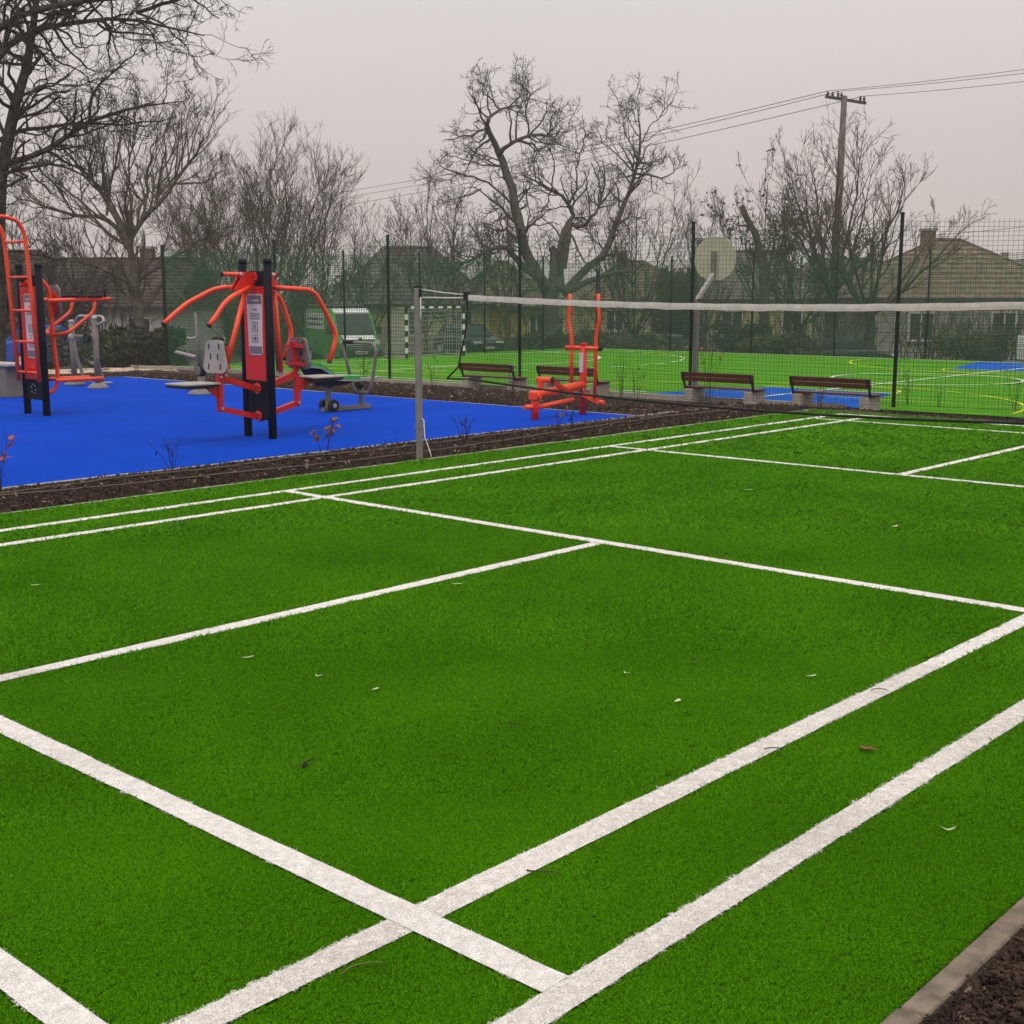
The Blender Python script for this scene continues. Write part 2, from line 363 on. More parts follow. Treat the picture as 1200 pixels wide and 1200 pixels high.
# ================================================================== GROUND
def sheet(name, xs, ys, zf, m):
    X, Y = np.meshgrid(xs, ys, indexing='ij'); Z = zf(X, Y)
    V = np.stack([X, Y, Z], -1).reshape(-1, 3); nx, ny = len(xs), len(ys)
    i, j = np.meshgrid(np.arange(nx-1), np.arange(ny-1), indexing='ij'); a = (i*ny+j).ravel()
    return fast_obj(name, V, np.stack([a, a+ny, a+ny+1, a+1], -1), m)
gx = np.unique(np.concatenate([np.linspace(-150, -30, 8), np.linspace(-30, 60, 121), np.linspace(60, 330, 14)]))
gy = np.unique(np.concatenate([np.linspace(-150, -30, 8), np.linspace(-30, 60, 121), np.linspace(60, 330, 14)]))
struct(sheet('ground', gx, gy, lambda x, y: ground_z(x, y)-.09, M['grass']))

def lump(x, y, amp, s):
    r = np.random.default_rng(5); z = 0*x
    for k in range(14):
        a = r.uniform(0, 2*np.pi); f = r.uniform(.6, 2.6)*s; p = r.uniform(0, 6.28)
        z = z+np.sin((x*np.cos(a)+y*np.sin(a))*f+p)/f**.6
    return amp*z/3.2
# planting beds of dark mulch
def soil_sheet(x0, x1, y0, y1, step, amp, up=0.0):
    xs = np.linspace(x0, x1, max(2, int((x1-x0)/step)+1)); ys = np.linspace(y0, y1, max(2, int((y1-y0)/step)+1))
    def zf(x, y):
        edge = np.minimum(np.minimum(x-x0, x1-x), np.minimum(y-y0, y1-y)); w = np.clip(edge/.12, 0, 1)
        return ground_z(x, y)+up-.022+w*(.018+lump(x, y, amp, 6)+lump(x+3, y, amp*.5, 19)+np.random.default_rng(3).normal(0, amp*.35, x.shape))
    return sheet('soil_bed', xs, ys, zf, M['soil'])
struct(soil_sheet(-14, 7.3, 6.735, 7.80, .035, .014))
struct(soil_sheet(4.80, 16.05, 7.855, 37.0, .14, .03))
struct(soil_sheet(7.1, 17.4, -9.0, 7.79, .12, .035))
struct(soil_sheet(-14, 7.0, -5.0, -.625, .05, .014))
struct(soil_sheet(-12, 4.79, 19.65, 22.2, .12, .03))

# artificial turf court
struct(fast_obj('court_turf', [(-14, -.555, 0), (7.45, -.555, 0), (7.02, 6.695, 0), (-14, 6.695, 0)], np.array([[0, 1, 2, 3]]), M['turf'], smooth=False))
LINES = []                                       # (x0, y0, x1, y1) centre lines
WD = .085
def court_line(x0, y0, x1, y1, z, w=WD):
    LINES.append((x0, y0, x1, y1, w, z))
    n = max(2, int(math.hypot(x1-x0, y1-y0)/.10)); t = np.linspace(0, 1, n); d = np.array([x1-x0, y1-y0])/math.hypot(x1-x0, y1-y0); q = np.array([-d[1], d[0]])
    r = np.random.default_rng(int(abs(x0*97+y0*31+x1*7)*10) % 9999)
    wob = lambda: np.convolve(r.normal(0, 1, n+8), np.ones(9)/9, 'valid')*.0075 + r.normal(0, .0008, n)
    ctr = np.stack([x0+(x1-x0)*t, y0+(y1-y0)*t], 1)
    a = ctr+q*(w/2+wob())[:, None]; b = ctr-q*(w/2+wob())[:, None]
    V = np.zeros((2*n, 3)); V[:n, :2] = a; V[n:, :2] = b; V[:, 2] = z
    i = np.arange(n-1); o = fast_obj('court_line', V, np.stack([i+n, i+n+1, i+1, i], -1), M['turf_w'], smooth=False)
    return struct(o)
h = WD/2
for y in (-.02, .465, 5.64, 6.1): court_line(-6.755-h, y, 6.7+h, y, .0085)
for x in (-6.755, -5.988, -1.995, 1.97, 5.94, 6.7): court_line(x, h-.02, x, 6.1-h, .0105)
court_line(-6.755+h, 3.05, -1.995-h, 3.05, .0085); court_line(1.98+h, 3.05, 6.7-h, 3.05, .0085)

# turf fibres near the viewpoint
def inline(x, y, grow=0.0):
    m = np.zeros(len(x), bool)
    for x0, y0, x1, y1, w, z in LINES:
        if abs(y1-y0) < 1e-6: m |= (np.abs(y-y0) < w/2+grow) & (x > x0) & (x < x1)
        else: m |= (np.abs(x-x0) < w/2+grow) & (y > y0) & (y < y1)
    return m
def fibre_points(dmin, dmax, sp):
    pts = []
    ang = np.arctan2(FW[0], FW[1]); n = int((dmax**2-dmin**2)*math.radians(40)/(sp*sp))
    r = np.sqrt(rng.uniform(dmin**2, dmax**2, n)); a = ang+rng.uniform(-math.radians(40), math.radians(40), n)
    x = CAM[0]+r*np.sin(a); y = CAM[1]+r*np.cos(a)
    ok = (y > -.553) & (y < 6.69) & (x < 7.0); return x[ok], y[ok], r[ok]
tuft = []
for k in range(7):
    a = k*2.4; rr = .0038*math.sqrt(k+.3)
    tuft.append(('cone', (.0013, .0005, .0092), (rr*math.cos(a), rr*math.sin(a), .0034), (.95*math.sin(k*1.7+.4), .95*math.cos(k*2.9), k*1.1), (1, 1, 1)))
xs, ys, zs, sz = [], [], [], []
for d0, d1, s, k in ((1.7, 3.6, .0066, .80), (3.6, 5.2, .0092, 1.05), (5.2, 8.0, .0145, 1.55), (8.0, 12.0, .025, 2.6), (12.0, 19.0, .042, 4.2)):
    x, y, r = fibre_points(d0, d1, s)
    xs.append(x); ys.append(y); sz.append(np.full(len(x), k))
x = np.concatenate(xs); y = np.concatenate(ys); k = np.concatenate(sz)
edge = .0035*np.sin(x*41+1.3*np.sin(y*37))+.0035*np.sin(y*53+x*29)
w = inline(x+edge*.6, y+edge*.5); wg = inline(x+edge*.6, y+edge*.5, .0035*(k-.30))
for nm, sel, mm, z0, zk in (('turf_fibres', ~wg, 'blade_g', 0.0, 1.0), ('line_fibres', w, 'blade_w', .0085, .30)):
    if nm == 'line_fibres': sel = sel & (k < 1.5)
    n = int(sel.sum()); P = np.stack([x[sel], y[sel], np.full(n, z0)], 1)
    Rr = np.stack([rng.normal(0, .18, n), rng.normal(0, .18, n), rng.uniform(0, 6.28, n)], 1)
    s = k[sel]*rng.uniform(.75, 1.2, n)*(.72 if nm == 'line_fibres' else 1); scatter(nm, P, Rr, np.stack([s, s, zk*rng.uniform(.7, 1.2, n)*np.minimum(s, 1.5)], 1), tuft, M[mm])

# mulch chips on the beds
def chips(name, x0, x1, y0, y1, n, smin, smax, m, zoff=.012, near=False):
    x = rng.uniform(x0, x1, n); y = rng.uniform(y0, y1, n)
    z = ground_z(x, y)+zoff+rng.uniform(-.008, .012, n)
    s = rng.uniform(smin, smax, n)
    scatter(name, np.stack([x, y, z], 1), np.stack([rng.normal(0, .5, n), rng.normal(0, .5, n), rng.uniform(0, 6.28, n)], 1),
            np.stack([s*rng.uniform(.7, 1.6, n), s*rng.uniform(.4, .9, n), s*rng.uniform(.4, 1, n)], 1), [('cube', (1, .45, .16), (0, 0, 0), (0, 0, 0), (1, 1, 1)), ('cube', (.6, .3, .3), (.1, .1, .02), (.6, .3, .7), (1, 1, 1))], m)
chips('mulch', -6, 7.2, 6.77, 7.77, 17000, .016, .042, M['chip'])
chips('pale_mulch', -6, 7.2, 6.77, 7.77, 420, .015, .045, M['palechip'], .02)
chips('mulch', -6.6, -3.6, -1.5, -.635, 60000, .006, .024, M['chip'])
chips('pale_mulch', -7.5, -3.2, -2.0, -.64, 1300, .008, .024, M['palechip'], .014)
chips('mulch', 4.85, 15.8, 7.9, 24, 26000, .025, .07, M['chip'], .015)
chips('pale_mulch', 4.85, 15.8, 7.9, 24, 350, .03, .08, M['palechip'], .03)
chips('mulch', 7.3, 17.0, 2.0, 7.7, 9000, .025, .07, M['chip'], .015)

# concrete edgings, stone by stone
def edging(name, label, pts, w, hgt, z0, seg, m, stone='edging_stone'):
    t = thing(name, label, 'kerb', (pts[0][0], pts[0][1], z0)); cnt = 0; me = None
    for (xa, ya), (xb, yb) in zip(pts, pts[1:]):
        Ld = math.hypot(xb-xa, yb-ya); n = max(1, round(Ld/seg)); a = math.atan2(yb-ya, xb-xa); sl = Ld/n-.006
        mb = MB().box((0, 0, 0), (sl, w, hgt), 0, .006); me = None
        for i in range(n):
            f = (i+.5)/n; cx, cy = xa+(xb-xa)*f, ya+(yb-ya)*f
            if me is None:
                o = mb.build(stone, m, None); o.parent = t; me = o.data
            else: o = link_mesh(stone, me, t)
            gz = float(ground_z(cx, cy))
            o.location = (cx-pts[0][0]+random.uniform(-.002, .002), cy-pts[0][1]+random.uniform(-.002, .002), gz-z0+random.uniform(-.003, .003)+hgt/2-(hgt-.012)); o.rotation_euler = (0, 0, a+random.uniform(-.003, .003))
            cnt += 1
    return t
edging('turf_edging', 'weathered concrete edging at the near corner between green turf and mulch', [(-13.5, -.588), (7.3, -.588)], .058, .14, 0, 1.0, M['edging'])
edging('turf_edging', 'thin edging strip along far long side of the green court', [(-13.5, 6.715), (7.0, 6.715)], .032, .12, 0, 1.0, M['conc'])
edging('rubber_edging', 'pale concrete edging between blue rubber surface and mulch bed', [(-12, 7.828), (7.5, 7.828)], .045, .12, 0, 1.0, M['conc'])
edging('rubber_edging', 'pale edging along the far end of the blue rubber surface', [(4.78, 7.87), (4.78, 19.6)], .04, .12, 0, 1.0, M['conc'])

# blue rubber playground surface
RB = [(-12, 7.852), (4.755, 7.852), (4.755, 19.6), (1.2, 19.6), (-12, 19.6)]
bl = MB().add([(x, y, .012) for x, y in RB]+[(x, y, -.05) for x, y in RB], [(0, 1, 2, 3, 4)]+[(i, (i+1) % 5, 5+(i+1) % 5, 5+i) for i in range(5)])
struct(bl.build('rubber_surface', M['rubber']))

# sand path and street beyond
pa = [hit(u, v) for u, v in ((-80, 430), (204, 429.5), (210, 436), (-80, 438))]
mb = MB(); n = 24; top = [pa[0]*(1-i/n)+pa[1]*(i/n) for i in range(n+1)]; bot = [pa[3]*(1-i/n)+pa[2]*(i/n) for i in range(n+1)]
V = []; F = []
for i in range(n+1):
    for j in range(5):
        p = top[i]*(1-j/4)+bot[i]*(j/4); V.append((p[0], p[1], float(ground_z(p[0], p[1]))+.012))
for i in range(n):
    for j in range(4): F.append((i*5+j, i*5+j+1, i*5+j+6, i*5+j+5))
struct(mb.add(V, F).build('sand_path', M['path']))
def flat(name, poly, z, m, kind='structure'):
    o = MB().add([(x, y, z) for x, y in poly], [tuple(range(len(poly)))]).build(name, m); return struct(o, kind)
struct(sheet('street', np.linspace(-40, 120, 60), np.linspace(44, 51, 6), lambda x, y: ground_z(x, y)-.07, M['street']))
struct(sheet('street', np.linspace(46, 53, 6), np.linspace(-60, 43.9, 50), lambda x, y: ground_z(x, y)-.07, M['street']))

# ================================================================== FOOTBALL PITCH (lower level)
PX0, PX1, PY0, PY1 = 16.3, 38.0, -7.0, 36.2
pzs = PZ+.02
flat('pitch_turf', [(16.0, PY1+.1), (PX1+.4, PY1+.1), (PX1+.4, PY0), (17.6, PY0)], pzs, M['pitch'])
def pline(name, pts, w, z, m, closed=False):
    P = np.array(pts, float); n = len(P); T = np.gradient(P, axis=0)
    if closed: T = np.roll(P, -1, 0)-np.roll(P, 1, 0)
    T /= np.linalg.norm(T, axis=1, keepdims=True); Q = np.stack([-T[:, 1], T[:, 0]], 1)
    V = np.zeros((2*n, 3)); V[:n, :2] = P+Q*w/2; V[n:, :2] = P-Q*w/2; V[:, 2] = z
    i = np.arange(n if closed else n-1); j = (i+1) % n
    return struct(fast_obj(name, V, np.stack([i+n, j+n, j, i], -1), m, smooth=False))
def arc(cx, cy, r, a0, a1, n=40): return [(cx+r*math.cos(math.radians(a0+(a1-a0)*k/n)), cy+r*math.sin(math.radians(a0+(a1-a0)*k/n))) for k in range(n+1)]
flat('key_area', [(16.55, 17.1), (16.95, 11.1), (21.2, 12.4), (21.2, 15.8)], pzs+.004, M['pblue'])
flat('key_area', [(37.9, 17.1), (37.9, 11.1), (32.6, 12.4), (32.6, 15.9)], pzs+.004, M['pblue'])
zl = pzs+.008
YM, XM = 14.2, 27.0
pline('pitch_line', [(16.9, YM), (37.7, YM)], .10, zl+.004, M['line'])
pline('pitch_line', [(37.7, PY0+.5), (37.7, 34.3)], .10, zl, M['line'])
pline('pitch_line', [(17.1, 34.3), (17.7, 17.2)], .10, zl, M['line'])
pline('pitch_line', [(17.2, 34.3), (37.6, 34.3)], .10, zl, M['line'])
pline('pitch_line', arc(XM, YM, 2.6, 0, 354), .10, zl+.008, M['line'], True)
pline('pitch_line', arc(27.17, 34.3, 6.4, 180, 360), .10, zl, M['line'])
for k in range(22):
    a = 183+k*8; pline('pitch_line', arc(27.17, 34.3, 9.6, a, a+4.5, 6), .09, zl, M['line'])
pline('pitch_line', [(17.3, 29), (24.5, 29.2)], .09, zl, M['line'])
pline('pitch_line', arc(37.6, YM, 7.0, 92, 268), .08, zl, M['yline'])
pline('pitch_line', arc(17.2, YM, 6.1, -85, 88), .08, zl, M['yline'])
pline('pitch_line', arc(21.2, YM, 1.8, -90, 90), .08, zl, M['yline'])
pline('pitch_line', [(19.5, PY0+2), (19.2, 33)], .06, zl, M['yline'])
pline('pitch_line', [(36, PY0+2), (36, 33)], .06, zl, M['yline'])
pline('pitch_line', arc(32.6, YM, 1.8, 90, 270), .08, zl, M['yline'])
pline('pitch_line', [(21.2, 12.2), (21.2, 16.0)], .08, zl+.004, M['line'])
pline('pitch_line', [(32.6, 12.2), (32.6, 16.0)], .08, zl+.004, M['line'])
# pitch kerb
def kx(y): return 16.0+(21.5-y)*.055
edging('pitch_kerb', 'pale concrete kerb running behind the benches along the football pitch', [(kx(36.5), 36.5), (kx(25), 25), (kx(15), 15), (kx(11.2), 11.2)], .12, .2, PZ, 1.0, M['conc'], 'kerb_stone')
for o in bpy.data.objects:
    if o.name.startswith('kerb_stone'): o.location.z += .10

# ------------------------------------------------------------------ fence round the pitch
FH = 4.05
def mesh_panel(p, q, z0, z1, parent, sp=.10, r=.0055):
    p = np.array(p, float); q = np.array(q, float); Ld = np.linalg.norm(q-p); n = int(Ld/sp); d = (q-p)/Ld
    t = (np.arange(1, n)*sp); A = p+np.outer(t, d)
    vert = np.zeros((len(t), 2, 3)); vert[:, 0, :2] = A; vert[:, 1, :2] = A; vert[:, 0, 2] = z0; vert[:, 1, 2] = z1
    hz = np.arange(z0+.03, z1+.001, sp); nq = 9
    hor = np.zeros((len(hz), nq, 3)); tt = np.linspace(0, 1, nq)
    hor[:, :, :2] = (p+np.outer(tt, q-p))[None]; hor[:, :, 2] = hz[:, None]
    sag = .10*np.sin(np.pi*tt)**1.0
    hor[:, :, 2] -= sag[None]*np.clip((hz[:, None]-z1+1.2)/1.2, 0, 1)
    vert[:, 1, 2] -= .10*np.sin(np.pi*t/Ld)
    V, F = join([tubes(vert, np.full((len(t), 2), r), 3), tubes(hor, np.full((len(hz), nq), r), 3)])
    o = fast_obj('mesh_panel', V, F, M['fwire'], parent); o['kind'] = 'stuff'; return o
def pitch_fence(pts, label, z=PZ, brace=(), sp=.10, r=.0037):
    t = thing('mesh_fence', label, 'fence', (pts[0][0], pts[0][1], z))
    for i, (px, py) in enumerate(pts):
        b = MB().tube([(px, py, z-.1), (px, py, z+FH)], .042, 8); o = b.build('post', M['fgreen'], t)
        MB().lathe((px, py, z+FH), [(.046, -.02), (.046, .01), (.026, .022)], 8).build('post_cap', M['fgreen'], o)
    for a, b in zip(pts, pts[1:]): mesh_panel(a, b, z+.06, z+FH-.1, t, sp, r)
    for p, q, zb, zt in brace: MB().tube([(p[0], p[1], z+zt), (q[0], q[1], z+zb)], .022, 6).build('brace', M['galv'], t)
    return t
near_f = [(16.43, 36.3), (16.67, 30.6), (16.91, 25.70), (17.15, 20.90), (17.39, 15.68), (17.63, 10.64), (17.87, 5.5), (18.1, .4), (18.35, -4.7)]
pitch_fence(near_f, 'tall green mesh fence on black green posts right behind the benches')
end_f = [(16.43, 36.3), (20.2, 36.1), (24.0, 35.9), (27.75, 35.7), (31.3, 35.5), (34.8, 35.3), (38.3, 35.1)]
far_f = [(38.3, 35.1), (38.3, 31.1), (38.3, 27.0), (38.3, 23.2), (38.3, 19.4), (38.3, 15.5), (38.3, 11.6), (38.3, 7.7), (38.3, 3.8)]
pitch_fence([(x, y+.08) for x, y in end_f], 'green mesh fence across the goal end of the pitch, in front of the van', brace=[((16.5, 36.45), (19.4, 36.3), .2, 3.0), ((38.2, 35.25), (34.2, 35.47), .15, 2.3)], sp=.08, r=.0080)
pitch_fence([(x+.08, y) for x, y in far_f], 'green mesh fence on the far side of the pitch, in front of the houses', brace=[((38.45, 34.9), (38.45, 30.9), .15, 2.3)], sp=.08, r=.0062)

# ------------------------------------------------------------------ goal
g = thing('football_goal', 'goal with black and white striped posts and net at the far end', 'goal', (27.17, 34.3, PZ))
def striped(p, q, n, first):
    p = np.array(p); q = np.array(q)
    for i in range(n):
        a = p+(q-p)*i/n; b = p+(q-p)*(i+1)/n; c = (i+first) % 2
        MB().bar(a, b, .08, .08).build('post_section', M['white'] if c else M['black'], g)
gx0, gx1, gy, gz = 25.62, 28.72, 34.3, PZ+1.95
striped((gx0, gy, PZ), (gx0, gy, gz-.04), 9, 0); striped((gx1, gy, PZ), (gx1, gy, gz-.04), 9, 0); striped((gx0-.04, gy, gz), (gx1+.04, gy, gz), 13, 0)
for xx in (gx0, gx1):
    MB().tube([(xx, gy, gz), (xx, gy+.8, gz-.05), (xx, gy+1.3, PZ+.05), (xx, gy, PZ+.05)], .02, 8, .2).build('net_frame', M['galv'], g)
wires = []
prof = [(0, 1.95), (.8, 1.9), (1.28, .05)]
pp = np.array([(gy+a, PZ+b) for a, b in prof])
nx_ = np.arange(gx0+.1, gx1, .13); back = np.zeros((len(nx_), 9, 3)); s = np.linspace(0, 2, 9)
back[:, :, 0] = nx_[:, None]; back[:, :, 1] = np.interp(s, [0, 1, 2], pp[:, 0])[None]; back[:, :, 2] = np.interp(s, [0, 1, 2], pp[:, 1])[None]
hs_ = np.linspace(0, 2, 22); hor = np.zeros((22, 6, 3)); hor[:, :, 0] = np.linspace(gx0, gx1, 6)[None]
hor[:, :, 1] = np.interp(hs_, [0, 1, 2], pp[:, 0])[:, None]; hor[:, :, 2] = np.interp(hs_, [0, 1, 2], pp[:, 1])[:, None]
hor[:, 1:5, 2] -= .03
sd_ = []
for xx in (gx0, gx1):
    for z in np.arange(.1, 1.9, .13): sd_.append([(xx, gy, PZ+z), (xx, gy+.8+.48*(1.9-z)/1.85, PZ+z)])
    for yy in np.arange(.13, 1.2, .13): sd_.append([(xx, gy+yy, PZ+.05), (xx, gy+yy, PZ+1.95-.06*yy-max(0, yy-.8)*3.7)])
V, F = join([tubes(back, np.full(back.shape[:2], .006), 3), tubes(hor, np.full(hor.shape[:2], .006), 3), tubes(np.array(sd_), np.full((len(sd_), 2), .006), 3)])
fast_obj('net', V, F, M['goalnet'], g)['kind'] = 'stuff'

# ------------------------------------------------------------------ basketball hoop
hx, hy = 17.78, 15.8
t = thing('basketball_hoop', 'grey pole with rounded backboard seen from behind, by the third bench', 'basketball hoop', (hx, hy, PZ))
MB().bar((hx, hy, PZ), (hx, hy, 1.42), .10, .10).build('pole', M['grey'], t)
MB().bar((hx-.03, hy, 1.36), (18.47, hy, 2.03), .10, .08).build('arm', M['pale'], t)
MB().bar((18.44, hy, 1.95), (18.44, hy, 2.55), .12, .06).build('board_bracket', M['grey'], t)
bd = []
for k in range(28):
    a = 2*math.pi*k/28; c, s_ = math.cos(a), math.sin(a)
    bd.append((hy+.575*np.sign(c)*abs(c)**.85, 2.37+.515*np.sign(s_)*abs(s_)**.85))
MB().prism(bd, 'yz', 18.50, 18.53).build('backboard', mat('grey backboard', (.41, .395, .28), .6, var=.12, scale=2, bump=.1), t)
rim = MB().tube([(18.98+.225*math.cos(a), hy+.225*math.sin(a), 2.17) for a in np.linspace(math.pi, 3*math.pi, 25)], .01, 6); rim.bar((18.53, hy, 2.17), (18.76, hy, 2.17), .1, .02); rim.build('rim', M['orange'], t)

# ------------------------------------------------------------------ benches
def make_bench(label):
    t = thing('park_bench', label, 'bench', (0, 0, 0), 'dark red benches facing the football pitch')
    for k in range(2):
        MB().box((.02+.025*0-.035*k*0, 0, .53+k*.105), (.035, 1.86, .098), 0, .006).xform(lambda p: (p[0]-(p[2]-.5)*.25, p[1], p[2])).build('back_plank', M['wood'], t)
    for k in range(3): MB().box((.18+k*.125, -.03, .345), (.115, 1.86, .035), 0, .005).build('seat_plank', M['wood'], t)
    for y in (-.9, .9):
        b = MB(); b.bar((-.05, y*.985, .675), (.09, y*.985, .30), .05, .03, (0, 1, 0)); b.bar((.06, y*.985, .315), (.5, y*.985, .315), .05, .02); b.bar((-.045, y*.985, .68), (-.005, y*.985, .50), .07, .045, (0, 1, 0)); b.build('bracket', M['navy'], t)
        MB().box((.30, y*.86, .15), (.56, .20, .31), 0, .012).build('concrete_block', M['conc'], t)
    return t
BG = 'dark red benches facing the football pitch'
b0 = make_bench('dark red bench behind the net cord, nearest the net post')
b0.location = (15.50, 20.55, PZ); WL[b0.name] = np.array(b0.location)
copy_thing(b0, (15.66, 18.05, PZ), 'dark red bench behind the orange leg press machine')
copy_thing(b0, (15.92, 13.97, PZ), 'dark red bench in front of the basketball hoop pole')
copy_thing(b0, (16.16, 11.37, PZ), 'rightmost dark red bench, beside a tall fence post')

# ================================================================== BADMINTON NET
t = thing('badminton_net', 'badminton net with white top band hung across the green court', 'net', (0, 3.05, 0))
def top_z(y): return 1.474-.069*(1-((y-3.05)/3.05)**2)
def bot_z(y): return .762-.105*(1-((y-3.05)/3.05)**2)
yy = np.linspace(6.10, -.0, 122); V = []; F = []
for i, y in enumerate(yy):
    wv = .0015*math.sin(y*9)+.0015*math.sin(y*23)
    for x, z in ((.0015, top_z(y)+.004), (.003, top_z(y)-.02), (.0015, top_z(y)-.043+wv), (-.0015, top_z(y)-.043+wv), (-.003, top_z(y)-.02), (-.0015, top_z(y)+.004)): V.append((x+.007*math.sin(y*7)+(.004*math.sin(y*31)), y, z+.0012*math.sin(y*17)))
for i in range(121):
    for k in range(6): F.append((i*6+k, i*6+(k+1) % 6, i*6+6+(k+1) % 6, i*6+6+k))
MB().add(V, F, False).build('top_band', M['band'], t)
ys_ = np.arange(0.02, 6.1, .022); vert = np.zeros((len(ys_), 2, 3)); vert[:, :, 1] = ys_[:, None]; vert[:, 0, 2] = bot_z(ys_); vert[:, 1, 2] = top_z(ys_)-.05
fz = np.linspace(0, 1, 33)[1:-1]; yq = np.linspace(0, 6.1, 25); hor = np.zeros((len(fz), 25, 3)); hor[:, :, 1] = yq[None]; hor[:, :, 2] = bot_z(yq)[None]*(1-fz[:, None])+(top_z(yq)-.05)[None]*fz[:, None]
V, F = join([tubes(vert, np.full(vert.shape[:2], .0006), 3), tubes(hor, np.full(hor.shape[:2], .0006), 3)])
fast_obj('netting', V, F, M['netb'], t)['kind'] = 'stuff'
MB().tube([(0, y, bot_z(y)) for y in np.linspace(6.1, 0, 30)], .010, 6).build('bottom_cord', M['netb'], t)
MB().tube([(0, 6.10, top_z(6.1)+.01), (.01, 6.13, 1.2), (0, 6.22, .86), (0, 6.36, .755)], .0085, 6).build('side_cord', M['netb'], t)
MB().tube([(0, 6.36, .755), (0, 6.2, .757), (0, 6.1, bot_z(6.1))], .008, 6).build('corner_cord', M['netb'], t)
MB().box((0, 6.115, 1.465), (.03, .05, .07)).build('corner_tab', M['netb'], t)
MB().tube([(0, 6.66, 1.525), (0, 6.4, 1.497), (0, 6.12, 1.478)], .005, 6).build('tie_cord', M['cord'], t)
MB().tube([(0, 6.66, 1.455), (0, 6.4, 1.452), (0, 6.12, 1.452)], .007, 6).build('tie_cord', M['cord'], t)
t = thing('net_post', 'grey square net post standing in the mulch at the court edge', 'post', (0, 6.71, 0))
MB().box((0, 6.72, .76), (.050, .050, 1.56), 0, .006).build('tube', M['galv'], t)
MB().box((0, 6.72, 1.548), (.054, .054, .016), 0, .004).build('cap', M['black'], t)
MB().bar((-.0, 6.684, 1.46), (-.0, 6.684, 1.53), .02, .014).build('hook', M['black'], t)
MB().tube([(0, 6.68, 1.46), (-.01, 6.672, 1.36), (-.008, 6.675, 1.27), (0, 6.685, 1.25)], .005, 6).build('cord_end', M['cord'], t)
MB().tube([(0, 6.685, .38), (.0, 6.66, .37), (0, 6.65, .22), (.01, 6.60, .10), (.01, 6.57, .03)], .005, 6).build('loose_cord', M['cord'], t)
MB().box((0, 6.72, .3), (.056, .056, .03)).build('clamp', M['galv'], t)

# ================================================================== GYM MACHINES
def sign_panel(parent, x, yc, z0, z1, wt, wb, face=-1):
    zc, hh = (z0+z1)/2, z1-z0; x1 = x+face*.006
    sg = MB().prism([(yc+p[0], p[1]) for p in rpoly(wb, hh, .03, 0, zc, wt)], 'yz', x, x1).build('sign_plate', M['sign'], parent)
    f = face*.0015; x2 = x1+f
    MB().prism([(yc-wt*.47, z1-.10), (yc+wt*.47, z1-.10), (yc+wt*.45, z1-.012), (yc-wt*.45, z1-.012)], 'yz', x1, x2).build('header_band', M['greypl'], sg)
    MB().prism([(yc-wb*.45, z0+.012), (yc+wb*.45, z0+.012), (yc+wb*.47, z0+.09), (yc-wb*.47, z0+.09)], 'yz', x1, x2).build('footer_band', M['greypl'], sg)
    ink = MB(); lt = MB(); x3 = x2+f; rr = random.Random(4)
    def words(z, w, hgt, b):
        y = yc-w/2
        while y < yc+w/2-.012:
            l = rr.uniform(.012, .034); y2 = min(y+l, yc+w/2); b.prism([(y, z), (y2, z), (y2, z+hgt), (y, z+hgt)], 'yz', x1, x3); y = y2+.006
    words(z1-.072, wt*.55, .016, lt)
    words(z1-.16, wt*.3, .012, ink)
    for k in range(4): words(z1-.20-k*.018, wt*.68*(1-.02*k), .006, ink)
    for k in range(3): words(z0+.13+k*.022, wb*.5, .008, ink)
    q = z0+hh*.46
    for a, b, c, d in ((-.04, -.052, .04, -.046), (-.04, .046, .04, .052), (-.046, -.052, -.04, .052), (.04, -.052, .046, .052)):
        ink.prism([(yc+a, q+b), (yc+c, q+b), (yc+c, q+d), (yc+a, q+d)], 'yz', x1, x3)
    for a, b, c, d in ((-.006, .018, .008, .034), (-.010, -.012, .006, .016), (-.016, -.034, -.006, -.012), (.0, -.030, .018, -.022), (.004, .0, .022, .008)):
        ink.prism([(yc+a, q+b), (yc+c, q+b), (yc+c, q+d), (yc+a, q+d)], 'yz', x1, x3)
    ink.prism([(yc-.05, q-.085), (yc+.05, q-.085), (yc+.05, q-.08), (yc-.05, q-.08)], 'yz', x1, x3)
    ink.prism([(yc-.012, q-.13), (yc+.012, q-.13), (yc+.008, q-.10), (yc-.008, q-.10)], 'yz', x1, x3)
    ink.build('printed_text', M['ink'], sg); lt.build('header_text', M['sign'], sg)
    return sg
def hub(mb, x, y, z, face, r=.058):
    mb.disc((x+face*.008, y, z), r, .016, 'x', 18); mb.disc((x+face*.035, y, z), r*.45, .05, 'x', 12)
def hub_bolts(mb, x, y, z, face, r=.042):
    for k in range(6):
        a = k*math.pi/3+.3; mb.disc((x+face*.02, y+r*math.cos(a), z+r*math.sin(a)), .008, .012, 'x', 6)

